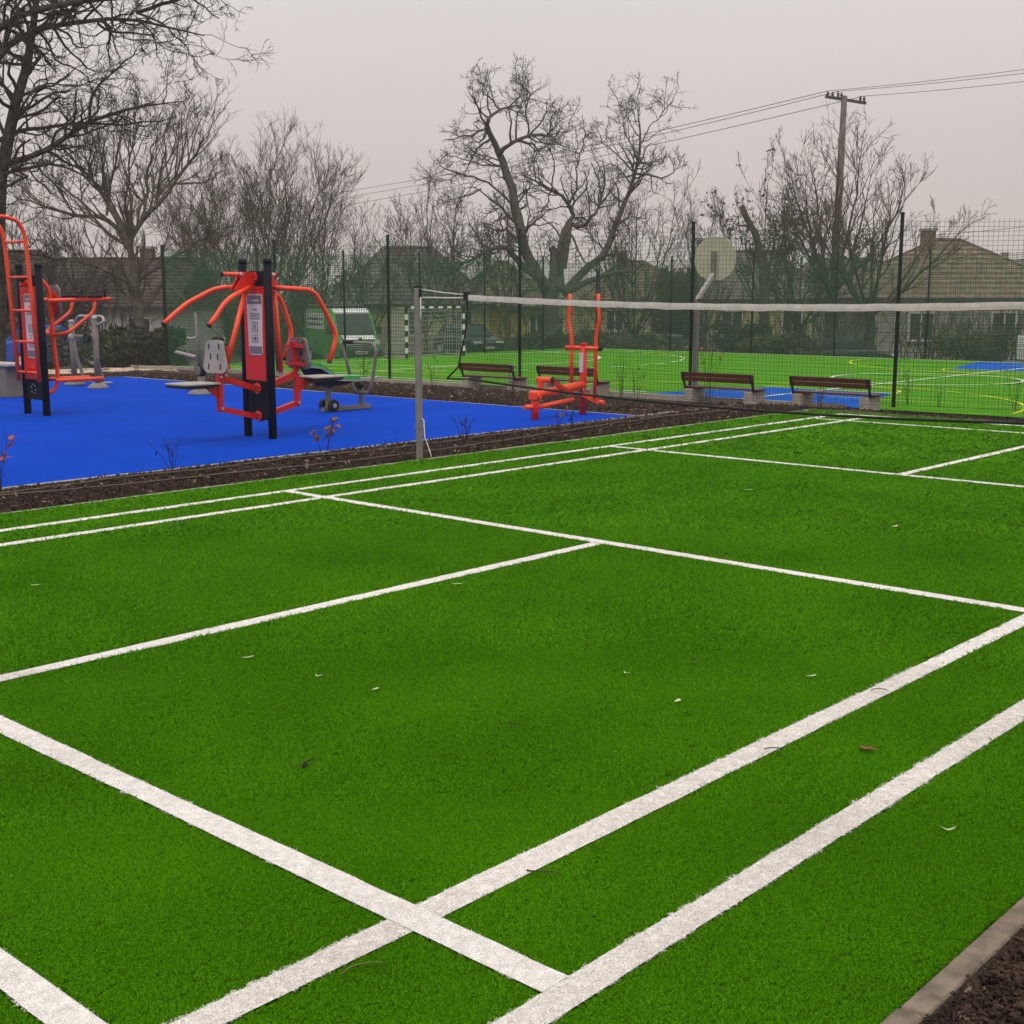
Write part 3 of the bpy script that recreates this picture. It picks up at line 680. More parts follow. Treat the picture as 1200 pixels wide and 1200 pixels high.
# ---- double chest press
cp = thing('chest_press', 'orange red double seated press machine on two black posts', 'gym machine', (.15, 9.28, 0))
YC = 9.28
for yp in (9.495, 9.075):
    p = MB().tube([(.15, yp, -.03), (.15, yp, 1.82)], .043, 16).build('post', M['navy'], cp)
    MB().lathe((.15, yp, 1.82), [(.046, -.02), (.046, .012), (.038, .03), (.015, .036)], 16).build('cap', M['black'], p)
MB().box((.15, YC+.005, 1.645), (.03, .345, .155), 0, .004).build('top_plate', M['navy'], cp)
MB().box((.14, YC+.005, 1.085), (.05, .338, .955), 0, .006).build('front_panel', M['red'], cp)
MB().box((.15, YC+.005, .40), (.03, .345, .40), 0, .004).build('lower_plate', M['navy'], cp)
sign_panel(cp, .114, YC-.02, .87, 1.49, .262, .225)
def press_station(face, handles, tag_):
    def X(d): return .15+face*d
    hb = MB(); bo = MB()
    for z in (1.655, .525, .235): hub(hb, X(.015), YC, z, face); hub_bolts(bo, X(.015), YC, z, face)
    h_ = hb.build('hub', M['red'], cp); bo.build('hub_bolt', M['bolt'], h_)
    tp = MB()
    for s in (-1, 1): tp.prism([(X(.04), 1.705), (X(.16), 1.715), (X(.29), 1.53), (X(.06), 1.525)], 'xz', YC+s*.035, YC+s*.045)
    tp.bar((X(.06), YC, 1.69), (X(.2), YC, 1.67), .07, .03); tp.build('pivot_bracket', M['red'], cp)
    st = MB().tube([(X(.15), YC+.02, 1.685), (X(.33), YC+.10, 1.69)], .022, 12).build('stop_bar', M['orange'], cp)
    MB().tube([(X(.33), YC+.10, 1.69), (X(.352), YC+.11, 1.6905)], .026, 12).build('stop_cap', M['black'], st)
    for hl in handles:
        o = MB().tube(hl, .0245, 12, .10).build('handle', M['orange'], cp)
        d = (np.array(hl[-1])-np.array(hl[-2])); d = d/np.linalg.norm(d)
        MB().tube([np.array(hl[-1])-d*.004, np.array(hl[-1])+d*.012], .026, 12).build('handle_cap', M['black'], o)
    xl = .43 if face < 0 else .29
    MB().tube([(X(.13 if face < 0 else .23), YC, 1.52), (X(xl), YC, .675)], .026, 12).build('link_bar', M['orange'], cp)
    MB().bar((X(.05), YC, .525), (X(.50), YC, .665), .05, .06).build('upper_arm', M['red'], cp)
    MB().bar((X(.05), YC, .235), (X(.50), YC, .345), .05, .055).build('lower_arm', M['red'], cp)
    up = MB().bar((X(.49), YC, .31), (X(.49), YC, .70), .055, .05); up.bar((X(.49), YC, .69), (X(.46), YC, 1.0), .05, .04); up.bar((X(.47), YC-.14, .95), (X(.47), YC+.14, .95), .05, .03); up.bar((X(.47), YC-.14, .76), (X(.47), YC+.14, .76), .05, .03)
    up.bar((X(.49), YC, .575), (X(.88), YC, .575), .04, .04); up.prism([(X(.49), .42), (X(.49), .56), (X(.66), .56)], 'xz', YC-.006, YC+.006)
    up.build('seat_frame', M['red'], cp)
    pv = MB()
    for dx, z in ((.49, .665), (.49, .345), (xl, .68), (.20, 1.69)):
        pv.disc((X(dx), YC-.036, z), .016, .02, 'y', 10); pv.disc((X(dx), YC+.036, z), .016, .02, 'y', 10)
    pv.build('pivot_bolt', M['bolt'], cp)
    s = MB().prism(rpoly(.44, .40, .06, X(.80), YC), 'xy', .605, .618).build('seat', M['pale'], cp)
    MB().prism(rpoly(.43, .38, .06, X(.80), YC), 'xy', .575, .604).build('seat_rim', M['black'], s)
    bk = MB().prism([(YC+p[0], p[1]) for p in rpoly(.39, .33, .07, 0, .87, .29)], 'yz', X(.515), X(.54)).build('backrest', M['pale'] if face < 0 else M['greypl'], cp)
    sl = MB()
    for dy, dz in ((-.085, .10), (.085, .10), (-.06, .0), (.06, .0), (-.10, -.10), (.10, -.10)):
        sl.prism([(YC+dy+p[0], .87+dz+p[1]) for p in rpoly(.022, .06, .009)], 'yz', X(.5135), X(.5415))
    sl.build('slot', M['black'], bk)
press_station(-1, [[(.06, 9.31, 1.56), (-.16, 9.52, 1.555), (-.466, 9.60, 1.40), (-.62, 9.60, 1.295), (-.75, 9.60, 1.195)],
                   [(.06, 9.25, 1.56), (-.382, 8.96, 1.462), (-.49, 8.95, 1.387), (-.57, 8.95, 1.283), (-.66, 8.95, 1.19)]], 'l')
press_station(1, [[(.26, 9.22, 1.56), (.33, 8.98, 1.548), (.64, 8.95, 1.530), (.79, 8.95, 1.31), (.937, 8.95, 1.045), (.824, 8.95, .784)],
                  [(.28, 9.33, 1.56), (.55, 9.56, 1.54), (.70, 9.59, 1.45), (.85, 9.59, 1.06), (.724, 9.59, .803)]], 'r')

# ---- ladder and dip station
ld = thing('ladder_station', 'orange climbing ladder and dip bars on two black posts at left edge', 'gym machine', (-.12, 13.5, 0))
for yp in (13.745, 13.265):
    p = MB().tube([(-.12, yp, -.03), (-.12, yp, 1.84)], .045, 16).build('post', M['navy'], ld)
    MB().lathe((-.12, yp, 1.84), [(.048, -.02), (.048, .012), (.04, .03), (.015, .036)], 16).build('cap', M['black'], p)
MB().box((-.13, 13.505, 1.02), (.05, .385, 1.13), 0, .006).build('front_panel', M['red'], ld)
MB().box((-.12, 13.505, .33), (.03, .395, .26), 0, .004).build('lower_plate', M['navy'], ld)
MB().box((-.12, 13.505, 1.66), (.03, .395, .14), 0, .004).build('top_plate', M['navy'], ld)
sign_panel(ld, -.158, 13.46, .72, 1.50, .25, .21)
bo = MB(); hub_bolts(bo, -.135, 13.5, .34, -1, .055); bo.build('plate_bolt', M['bolt'], ld)
rail_top = lambda y: [(-.216, y, .43), (-.262, y, 1.65), (-.29, y, 2.20), (-.36, y, 2.36), (-.58, y, 2.41), (-1.0, y, 2.33), (-1.15, y, 2.15)]
for y in (13.21, 13.74): MB().tube(rail_top(y), .024, 12, .12).build('ladder_rail', M['orange'], ld)
for z in (2.12, 1.70, 1.30, .92, .545):
    x = float(np.interp(z, [.43, 1.65, 2.2], [-.216, -.262, -.29])); MB().tube([(x, 13.21, z), (x, 13.74, z)], .017, 10).build('rung', M['orange'], ld)
b = MB()
for z in (.57, 1.62): b.bar((-.24, 13.5, z), (-.13, 13.5, z), .05, .05); hub(b, -.15, 13.5, z, -1, .05)
b.build('ladder_bracket', M['red'], ld)
MB().tube([(-.1, 13.47, 1.685), (.02, 13.47, 1.68), (.115, 13.45, 1.55), (.12, 13.45, .97), (.156, 13.45, .49), (.12, 13.45, .31), (-.08, 13.45, .24)], .026, 12, .12).build('back_loop', M['orange'], ld)
for y in (13.2, 13.76):
    a = MB().tube([(.0 if y > 13.5 else -.05, y, 1.42), (.79, y, 1.44)], .025, 12).build('dip_arm', M['orange'], ld)
    MB().tube([(.575, y, 1.41), (.555, y, 1.28), (.19, y, 1.025), (.12, 13.45, .985)], .021, 12, .08).build('arm_strut', M['orange'], ld)
    x0, x1 = (.30, .68)
    MB().box(((x0+x1)/2, y, 1.475), (x1-x0, .085, .03), 0, .012).build('arm_pad', M['black'], a)
    MB().tube([(.72, y, 1.45), (.72, y, 1.60)], .018, 10).build('grip', M['black'], a)
MB().tube([(.1, 13.2, 1.425), (.1, 13.76, 1.425)], .022, 10).build('cross_bar', M['orange'], ld)
MB().prism([(13.47+p[0], p[1]) for p in rpoly(.30, .42, .1, 0, 1.40)], 'yz', .165, .19).build('back_pad', M['greypl'], ld)
MB().prism([(13.47+p[0], p[1]) for p in rpoly(.20, .30, .09, 0, 1.38)], 'yz', .135, .163).build('pad_plate', M['red'], ld)
for y in (13.28, 13.62): MB().tube([(.03, y, .44), (.68, y, .435)], .027, 10).build('foot_bar', M['orange'], ld)
MB().tube([(.14, 13.28, .44), (.14, 13.62, .44)], .022, 10).build('foot_cross_bar', M['orange'], ld)

# ---- grey walker
aw = thing('air_walker', 'grey walker machine with two round posts on disc feet, behind the ladder', 'gym machine', (2.91, 17.68, 0))
for (x, y, zt) in ((2.99, 18.19, 1.06), (2.83, 17.17, 1.13)):
    p = MB().tube([(x, y, 0), (x, y, zt)], .048, 14).build('post', M['grey'], aw)
    MB().lathe((x, y, .012), [(.17, 0), (.17, .02), (.13, .06), (.07, .09)], 20).build('foot_disc', M['greypl'], p)
    MB().lathe((x, y, zt), [(.050, -.02), (.050, .01), (.025, .035)], 14).build('cap', M['pale'], p)
MB().tube([(2.99, 18.1, .98), (2.95, 17.95, 1.08), (2.9, 17.78, 1.16), (2.9, 17.05, 1.16), (2.86, 16.92, 1.08), (2.84, 17.12, 1.02)], .022, 10, .06).build('hand_rail', M['pale'], aw)
for (y, zz, s) in ((17.98, .82, -1), (17.36, .84, 1)):
    lg = MB().tube([(2.9, y, zz), (2.92, y-.02, .5), (2.98, y-.08, .2), (2.98, y-.08, .1)], .026, 10, .1).build('swing_leg', M['grey'], aw)
    MB().box((2.98, y-.08, .09), (.30, .13, .025), 0, .01).build('foot_plate', M['pale'], lg)
    MB().disc((2.86, y, zz), .045, .06, 'y').build('bearing', M['pale'], aw)
MB().tube([(2.95, 18.18, .82), (2.87, 17.18, .84)], .03, 10).build('axle', M['grey'], aw)
MB().disc((2.70, 17.2, .82), .085, .06, 'x', 18).build('dial', M['black'], aw)

# ---- grey stepper behind the press machine
q = hit(236, 463); q[2] = 0
def off(u, v): 
    d = FW+RT*(u-600)/FPX-UP*(v-600)/FPX; k_ = (q[:2]-CAM[:2])@FW[:2]/(d[:2]@FW[:2]); return CAM+d*k_
st = thing('stepper', 'small grey pedal trainer on a disc foot, behind the left press seat', 'gym machine', q)
MB().lathe((q[0], q[1], .012), [(.20, 0), (.20, .02), (.14, .06), (.06, .09)], 20).build('foot_disc', M['greypl'], st)
MB().tube([(q[0], q[1], .02), off(236, 440)], .055, 12).build('post', M['grey'], st)
a = off(235, 434); MB().disc(a, .10, .09, 'x', 20).build('crank_wheel', M['black'], st); MB().disc(a-np.array([.05, 0, 0]), .07, .02, 'x', 20).build('crank_cover', M['grey'], st)
MB().bar(a, off(219, 417), .05, .07).build('pedal_arm', M['grey'], st)
MB().bar(off(206, 412), off(229, 418), .14, .03).build('pedal', M['pale'], st)
MB().tube([off(236, 432), off(231, 400), off(229, 366)], .020, 8).build('lever', M['grey'], st)
MB().tube([off(219, 396), off(226, 397), off(232, 393)], .018, 8).build('lever_grip', M['pale'], st)
MB().tube([off(238, 440), off(250, 427), off(256, 438), off(256, 455)], .02, 8, .1).build('side_loop', M['pale'], st)
a = off(263, 395)
MB().tube([off(248, 399), off(254, 396), off(263, 398)], .03, 8).build('handle_grip', M['black'], st)
MB().tube([off(251, 410), off(256, 396)], .05, 10).build('console', M['black'], st)
MB().tube([a, off(252, 440)], .025, 8).build('handle_stem', M['grey'], st)

# ---- grey rower with green seat
rw = thing('rowing_bench', 'grey rowing machine with green curved seat, right of the press machine', 'gym machine', (2.9, 11.1, 0))
MB().bar((2.47, 11.1, .045), (3.27, 11.1, .045), .06, .05).build('base_bar', M['grey'], rw)
MB().bar((2.57, 11.1, .05), (2.57, 11.1, .38), .06, .05).build('rear_post', M['grey'], rw)
MB().bar((3.13, 11.1, .05), (3.13, 11.1, .30), .05, .05).build('front_post', M['grey'], rw)
for s in (-1, 1):
    w_ = MB().disc((2.58, 11.1+s*.09, .095), .075, .06, 'y', 18).build('bearing', M['black'], rw); MB().disc((2.58, 11.1+s*.122, .095), .03, .008, 'y', 10).build('bearing_cap', M['bolt'], w_)
pf = [(2.20, .645), (2.32, .63), (2.46, .55), (2.57, .475), (2.68, .458), (2.97, .45)]
def ribbon(off_, th, y0, y1):
    up_ = [(x, z+off_) for x, z in pf]; dn = [(x, z+off_-th) for x, z in pf][::-1]; return MB().prism(up_+dn, 'xz', y0, y1)
ribbon(.012, .05, 10.92, 11.28).build('seat', M['gpad'], rw)
ribbon(-.0385, .014, 10.90, 11.30).build('seat_rim', M['pale'], rw)
MB().prism([(2.24, .575), (2.36, .555), (2.57, .405), (2.9, .385), (2.75, .36), (2.5, .34), (2.32, .46)], 'xz', 10.96, 11.24).build('seat_shell', M['navy'], rw)
MB().bar((2.55, 11.1, .385), (3.45, 11.1, .405), .05, .035).build('beam', M['pale'], rw)
lp = [(3.07, 11.1+.15, .46), (3.07, 11.1+.29, .84), (3.07, 11.1+.27, .885), (3.07, 11.1-.31, .875), (3.07, 11.1-.38, .79), (3.07, 11.1-.27, .33), (3.07, 11.1-.22, .235), (3.07, 11.1+.05, .235), (3.07, 11.1+.11, .33), (3.07, 11.1+.13, .38)]
hd = MB().tube(lp, .021, 10, .06).build('handle_loop', M['grey'], rw)
MB().tube([(3.07, 11.1+.26, .885), (3.07, 11.1+.06, .882)], .027, 10).build('grip', M['black'], hd)
MB().disc((3.07, 11.06, .33), .05, .06, 'x', 14).build('pivot', M['black'], rw)

# ---- orange leg press
lp_ = thing('leg_press', 'small orange leg press machine on blue rubber beside the benches', 'gym machine', (4.0, 8.43, 0))
yc = 8.43
a = MB().tube([(3.535, yc, -.02), (3.535, yc, .335)], .047, 14).build('short_post', M['red'], lp_); MB().disc((3.535, yc, .33), .055, .03, 'z').build('cap', M['orange'], a)
MB().box((3.535, yc, .30), (.13, .13, .11), 0, .02).build('pivot_box', M['orange'], lp_)
MB().disc((3.53, yc-.075, .30), .035, .03, 'y').build('pivot_cap', M['orange'], lp_)
m_ = MB().tube([(4.435, yc, -.02), (4.45, yc, .88)], .042, 14).build('main_post', M['red'], lp_); MB().disc((4.45, yc, .885), .046, .03, 'z').build('cap', M['red'], m_)
MB().prism(rpoly(.055, .24, .01, yc, .66), 'yz', 4.395, 4.402).build('sign_plate', M['sign'], lp_)
tb = MB().tube([(4.45, yc+.29, .835), (4.45, yc-.24, .835)], .028, 12).build('cross_bar', M['orange'], lp_)
MB().tube([(4.45, yc-.24, .835), (4.45, yc-.275, .835)], .03, 12).build('end_cap', M['black'], tb)
MB().tube([(4.45, yc+.23, 1.50), (4.45, yc+.23, 1.32), (4.45, yc+.255, 1.16), (4.45, yc+.20, .98), (4.45, yc+.20, .84), (4.43, yc+.18, .34)], .022, 10, .08).build('lever', M['orange'], lp_)
MB().tube([(4.45, yc-.22, 1.50), (4.45, yc-.22, 1.32), (4.45, yc-.24, 1.20), (4.45, yc-.19, .98), (4.45, yc-.19, .84), (4.46, yc-.17, .22)], .022, 10, .08).build('lever', M['orange'], lp_)
MB().tube([(3.60, yc, .32), (3.9, yc, .335), (4.42, yc, .385)], .05, 14).build('seat_beam', M['orange'], lp_)
MB().tube([(3.62, yc-.02, .165), (4.2, yc-.04, .215)], .03, 10).build('lower_bar', M['orange'], lp_)
MB().tube([(3.40, yc+.05, .165), (3.62, yc-.02, .165)], .032, 10).build('foot_stub', M['orange'], lp_)
MB().bar((3.66, yc+.02, .33), (3.66, yc+.02, .48), .05, .05).build('pad_stem', M['orange'], lp_)
r_ = MB().tube([(3.66, yc+.08, .48), (3.72, yc-.10, .48)], .037, 12).build('roller', M['orange'], lp_); MB().tube([(3.72, yc-.10, .48), (3.727, yc-.12, .48)], .039, 12).build('roller_cap', M['black'], r_)
MB().bar((3.76, yc-.08, .45), (4.2, yc-.05, .28), .03, .05).build('link', M['red'], lp_)
MB().bar((4.40, yc-.02, .28), (4.55, yc-.17, .17), .05, .07).build('pedal_arm', M['orange'], lp_)
MB().tube([(4.55, yc-.11, .17), (4.55, yc-.24, .17)], .03, 10).build('pedal_hub', M['orange'], lp_)
b = MB()
for x, z in ((4.2, .30), (4.25, .285), (3.80, .40), (4.36, .33)): b.disc((x, yc-.075, z), .016, .02, 'y', 8)
b.build('bolt', M['bolt'], lp_)

# ---- concrete block seat at the left
q = hit(15, 466)
cb = thing('concrete_seat', 'grey concrete block seat at the left edge behind the ladder', 'bench', (q[0], q[1], 0))
MB().box((q[0], q[1]+.05, .24), (.34, .32, .46), .1, .012).build('side_block', M['grey'], cb)
MB().box((q[0]-.05, q[1]+.55, .24), (.34, .32, .44), .1, .012).build('side_block', M['grey'], cb)
MB().box((q[0]-.02, q[1]+.32, .485), (.42, 1.1, .04), .1, .01).build('seat_plank', M['pale'], cb)

# ================================================================== TREES
def resample(pts, m):
    P = np.array(pts, float); d = np.concatenate([[0], np.cumsum(np.linalg.norm(np.diff(P, axis=0), axis=1))]); s = np.linspace(0, d[-1], m)
    Q = np.stack([np.interp(s, d, P[:, i]) for i in range(3)], 1)
    for _ in range(1): Q[1:-1] = .25*Q[:-2]+.5*Q[1:-1]+.25*Q[2:]
    return Q
def grow(P, R, per, ratio, ang, up, curl, m, r, tmin=.25, rmin=.005, lmax=9., lmin=.12, taper=.35, rk=.62, out=0.0):
    n, k, _ = P.shape; Ls = np.linalg.norm(np.diff(P, axis=1), axis=2).sum(1)
    cnt = np.maximum(1, np.round(per(Ls) if callable(per) else np.full(n, per)).astype(int))
    idx = np.repeat(np.arange(n), cnt); N_ = len(idx)
    t = tmin+(1-tmin)*r.uniform(0, 1, N_)**.85; f = t*(k-1); i = np.minimum(f.astype(int), k-2); w = (f-i)[:, None]
    pos = P[idx, i]*(1-w)+P[idx, i+1]*w; tan = P[idx, i+1]-P[idx, i]; tan /= np.linalg.norm(tan, axis=1, keepdims=True)+1e-9
    rp = R[idx, i]*(1-w[:, 0])+R[idx, i+1]*w[:, 0]
    q_ = np.cross(tan, r.normal(0, 1, (N_, 3))); q_ /= np.linalg.norm(q_, axis=1, keepdims=True)+1e-9
    a = r.normal(ang, ang*.22, N_)[:, None]; d = tan*np.cos(a)+q_*np.sin(a)
    ln = np.clip(Ls[idx]*ratio*r.uniform(.55, 1.25, N_)*(1.2-.55*t), lmin, lmax)
    Q = np.zeros((N_, m, 3)); Q[:, 0] = pos; st_ = (ln/(m-1))[:, None]
    for j in range(1, m):
        d = d+r.normal(0, curl, (N_, 3))+np.array([0, 0, up]); d /= np.linalg.norm(d, axis=1, keepdims=True); Q[:, j] = Q[:, j-1]+d*st_
    r0 = np.clip(np.minimum(rp*rk, ln*.03+.002), rmin, None); RR = r0[:, None]*np.linspace(1, taper, m)[None]
    return Q, np.maximum(RR, rmin*.7)
def tree(name, label, base, limbs, levels, mb_, mt, seed, group=None, sides=(4, 3, 3, 3), m0=12, jit=.03):
    r = np.random.default_rng(seed); t = thing(name, label, 'tree', base, group)
    P = []; R = []
    for pts, r0, r1 in limbs:
        Q = resample(pts, m0); Q[1:] += r.normal(0, jit, (m0-1, 3))*np.linspace(.3, 1, m0-1)[:, None]; P.append(Q); R.append(np.linspace(r0, r1, m0))
    P = np.array(P); R = np.array(R); tip = P[:, -1:]+(P[:, -1:]-P[:, -2:-1])*.04; V, F = tubes(np.concatenate([P, tip], 1), np.concatenate([R, R[:, -1:]*.05], 1), 8); fast_obj('trunk', V, F, mb_, t)
    src = (P, R); parts = []; big = []
    allP = [src]
    for li, lv in enumerate(levels):
        nxt = []
        for S_ in (allP[-1:] if not lv.get('all') else allP):
            kw = {k_: v for k_, v in lv.items() if k_ != 'all'}; nxt.append(grow(S_[0], S_[1], r=r, **kw))
        if len(nxt) > 1 and len({x[0].shape[1] for x in nxt}) == 1: Q = (np.concatenate([x[0] for x in nxt]), np.concatenate([x[1] for x in nxt]))
        else: Q = nxt[-1]
        for x in nxt: parts.append(tubes(x[0], x[1], sides[min(li, 3)]))
        allP.append(Q)
    V, F = join(parts); fast_obj('crown', V, F, mt, t); return t, allP
def L3(px, d, dj=0.0, seed=0):               # a limb traced in the photograph at distance d, with its own swing in depth
    r = np.random.default_rng(seed); n = len(px); sw = np.cumsum(r.normal(0, dj, n)); sw -= sw[0]
    return [at(u, v, d+s) for (u, v), s in zip(px, sw)]

# big dark tree at the left edge: its boughs reach into the top left corner
D0 = 31.0; base = at(-6, 436, D0); base[2] = float(ground_z(base[0], base[1]))
lim = []
def LB(px, r0, r1, sd, dj=.35): lim.append((L3(px, D0, dj, sd), r0, r1))
lim.append(([base, at(-5, 330, D0), at(-3, 230, D0), at(2, 190, D0), at(13, 150, D0), at(23, 112, D0), at(30, 80, D0), at(38, 50, D0), at(45, 20, D0), at(40, -60, D0)], .27, .05))
LB([(-3, 240), (-25, 190), (-30, 120), (-15, 80), (0, 62), (14, 42), (35, 30), (60, 27), (95, 25), (130, 20), (160, 15), (175, 25), (198, 33), (222, 37), (240, 43)], .13, .014, 2, .2)
LB([(-30, 120), (-25, 60), (-10, 34), (8, 23), (40, 12), (90, 3), (140, -3), (200, -8), (240, -4)], .11, .02, 3, .2)
LB([(160, 15), (180, 8), (200, 2), (222, -4), (240, 8), (258, 20)], .05, .012, 4, .2)
LB([(-3, 196), (25, 186), (50, 180), (72, 165), (88, 152), (108, 140), (130, 133), (160, 125), (185, 118), (215, 120)], .085, .012, 5, .2)
LB([(-2, 165), (20, 153), (50, 150), (80, 146), (110, 142), (150, 147), (180, 145), (205, 137)], .06, .010, 6)
LB([(-2, 205), (30, 197), (60, 190), (100, 205), (130, 225)], .05, .010, 8)
LB([(105, 140), (107, 112), (120, 95), (142, 78), (158, 60), (170, 48)], .04, .008, 9)
LB([(40, 30), (60, 55), (65, 75), (90, 78), (105, 95), (115, 115)], .04, .008, 10)
LB([(115, 28), (128, 38), (150, 38), (180, 42), (195, 60), (205, 62)], .035, .008, 11)
LB([(0, 62), (-2, 58), (28, 68), (32, 80)], .05, .03, 12)
LB([(10, 160), (35, 105), (60, 95), (90, 105), (110, 90), (135, 92)], .035, .008, 13)
LB([(160, 15), (190, 25), (215, 52), (228, 68), (230, 75)], .03, .008, 14)
tree('bare_tree', 'large dark bare tree at the left edge with boughs across the top corner', base, lim,
     [dict(per=lambda l: 3.8*l, ratio=.34, ang=.8, up=.05, curl=.30, m=8, rmin=.010, lmax=1.7, tmin=.10), dict(per=5, ratio=.5, ang=.8, up=.04, curl=.34, m=6, rmin=.0075, lmax=.85), dict(per=4, ratio=.5, ang=.8, up=.03, curl=.32, m=4, rmin=.006, lmax=.45)], M['bark'], M['bark'], 21, jit=.03)

# broad tree with knobbly grey boughs in the middle
D1 = 66.0; base = at(648, 405, D1); base[2] = float(ground_z(base[0], base[1]))
def Z(x, y): return (480+x/3.53, 60+y/3.53)
lim = []
def LM(px, r0, r1, sd, dj=.7): lim.append((L3([Z(*p) for p in px], D1, dj, sd), r0*.68, r1*.62))
lim.append(([base, at(646, 380, D1), at(645, 345, D1), at(646, 330, D1)], .62, .30))
LM([(575, 1010), (540, 930), (490, 860), (462, 760), (440, 640), (415, 530), (385, 450), (368, 405)], .46, .30, 1)
LM([(372, 425), (345, 360), (316, 320), (320, 285), (345, 258), (378, 240), (420, 216), (470, 230)], .24, .06, 2)
LM([(370, 430), (395, 390), (440, 365), (480, 350), (530, 340), (580, 352), (640, 395)], .20, .05, 3)
LM([(440, 365), (480, 380), (512, 385), (515, 410), (570, 395), (600, 370)], .12, .04, 4)
LM([(316, 318), (260, 350), (210, 362), (130, 370)], .10, .03, 5)
LM([(372, 240), (330, 190), (300, 170), (280, 160)], .09, .03, 6)
LM([(335, 362), (285, 395), (258, 440), (240, 490)], .10, .03, 7)
LM([(580, 985), (520, 935), (460, 885), (430, 840), (380, 800), (320, 825), (240, 870), (195, 880)], .34, .08, 8)
LM([(450, 790), (400, 735), (350, 745), (310, 780)], .14, .04, 9)
LM([(445, 715), (410, 680), (370, 635), (330, 615), (295, 570), (240, 560)], .14, .03, 10)
LM([(410, 680), (360, 700), (300, 740)], .08, .03, 30)
LM([(600, 1000), (598, 900), (597, 815)], .42, .34, 11, .1)
LM([(625, 990), (612, 880), (625, 770), (655, 715), (682, 690), (665, 630), (640, 600), (590, 575), (520, 545), (470, 520)], .36, .05, 12)
LM([(635, 900), (655, 760), (662, 720)], .30, .24, 13, .1)
LM([(665, 715), (700, 735), (735, 715), (742, 680), (775, 678), (782, 640), (765, 628), (805, 603), (812, 520), (790, 450)], .17, .04, 14, .4)
LM([(660, 630), (690, 575), (692, 480), (690, 390)], .10, .03, 15)
LM([(640, 1000), (680, 940), (740, 895), (810, 850), (830, 770), (870, 690), (905, 590), (932, 500), (958, 450), (966, 350), (940, 240)], .36, .05, 16)
LM([(932, 505), (990, 510), (1055, 525), (1110, 488)], .11, .03, 17)
LM([(950, 465), (1000, 460), (1040, 462)], .07, .03, 18)
LM([(928, 510), (895, 520), (850, 500)], .08, .03, 19)
LM([(660, 990), (740, 950), (830, 918), (935, 915)], .28, .13, 20, .2)
LM([(670, 760), (700, 830), (740, 890)], .09, .05, 31)
LM([(960, 380), (1000, 300), (1060, 240), (1090, 210)], .06, .02, 32)
LM([(430, 640), (350, 560), (260, 520), (180, 505), (120, 470)], .10, .03, 40)
LM([(400, 480), (300, 470), (200, 440), (140, 425)], .08, .02, 41)
LM([(295, 570), (230, 600), (150, 620), (90, 650)], .07, .02, 42)
LM([(590, 575), (600, 450), (560, 350), (600, 280)], .07, .02, 43)
LM([(690, 480), (730, 340), (720, 290)], .06, .02, 44)
LM([(932, 505), (860, 430), (800, 380), (760, 370)], .08, .02, 45)
LM([(958, 450), (900, 360), (880, 300), (920, 180)], .07, .02, 46)
LM([(480, 240), (500, 180), (470, 120), (440, 90)], .06, .02, 33)
LM([(440, 365), (440, 280), (470, 200), (530, 200), (600, 230)], .08, .02, 34)
tree('bare_tree', 'broad bare tree with thick crooked boughs, between the hoop and the goal', base, lim,
     [dict(per=lambda l: 2.0*l, ratio=.52, ang=.85, up=.09, curl=.28, m=8, rmin=.020, lmin=.7, lmax=2.0, tmin=.2), dict(per=6, ratio=.55, ang=.85, up=.06, curl=.34, m=6, rmin=.013, lmin=.4, lmax=1.15), dict(per=4, ratio=.55, ang=.8, up=.03, curl=.30, m=4, rmin=.0095, lmax=.75)], M['bark2'], M['twig'], 5, jit=.06)

def auto_tree(name, label, u, v, d, h_, spread, seed, nl=7, trunk=.2, fork=.22, levels=None, mb_='bark2', mt='twig', lean=0.0, group=None, lr=.42, upw=.35):
    b = at(u, v, d); b[2] = float(ground_z(b[0], b[1])); r = np.random.default_rng(seed); hz = h_
    f = b+np.array([lean, lean*.5, hz*fork]); lim = [([b, (b+f)/2+r.normal(0, .05, 3), f], trunk, trunk*.85)]
    for k_ in range(nl):
        a = 2*math.pi*(k_+r.uniform(0, .6))/nl; s = spread*r.uniform(.45, 1.0) if k_ else spread*.1; top = hz*(1-fork)*r.uniform(.75, 1.0)*(1-.35*(s/spread)**2)
        pts = [f-np.array([0, 0, r.uniform(0, .1)*hz*fork])]
        for q_ in (.25, .5, .75, 1.0): pts.append(f+np.array([math.cos(a)*s*q_**.8, math.sin(a)*s*q_**.8, top*q_**1.15])+r.normal(0, .12*q_, 3)*spread*.25)
        lim.append((pts, trunk*lr, .014))
    lv = levels or [dict(per=lambda l: 2.6*l, ratio=.42, ang=.55, up=.14, curl=.12, m=5, rmin=.014, lmax=3, tmin=.15), dict(per=5, ratio=.5, ang=.55, up=.10, curl=.14, m=5, rmin=.010, lmax=1.6), dict(per=3, ratio=.5, ang=.5, up=.08, curl=.12, m=3, rmin=.008, lmax=.8)]
    return tree(name, label, b, lim, lv, M[mb_], M[mt], seed, group)
DENSE = [dict(per=lambda l: 2.5*l, ratio=.46, ang=.66, up=.18, curl=.13, m=6, rmin=.012, lmax=2.5, tmin=.10), dict(per=5, ratio=.52, ang=.62, up=.14, curl=.15, m=5, rmin=.010, lmax=1.5), dict(per=4, ratio=.6, ang=.55, up=.10, curl=.13, m=4, rmin=.0085, lmax=.9)]
D2 = 50.0; b_ = at(166, 404, D2); b_[2] = float(ground_z(b_[0], b_[1])); lim = [([b_, at(163, 360, D2), at(158, 320, D2), at(150, 284, D2), at(152, 262, D2)], .26, .10)]
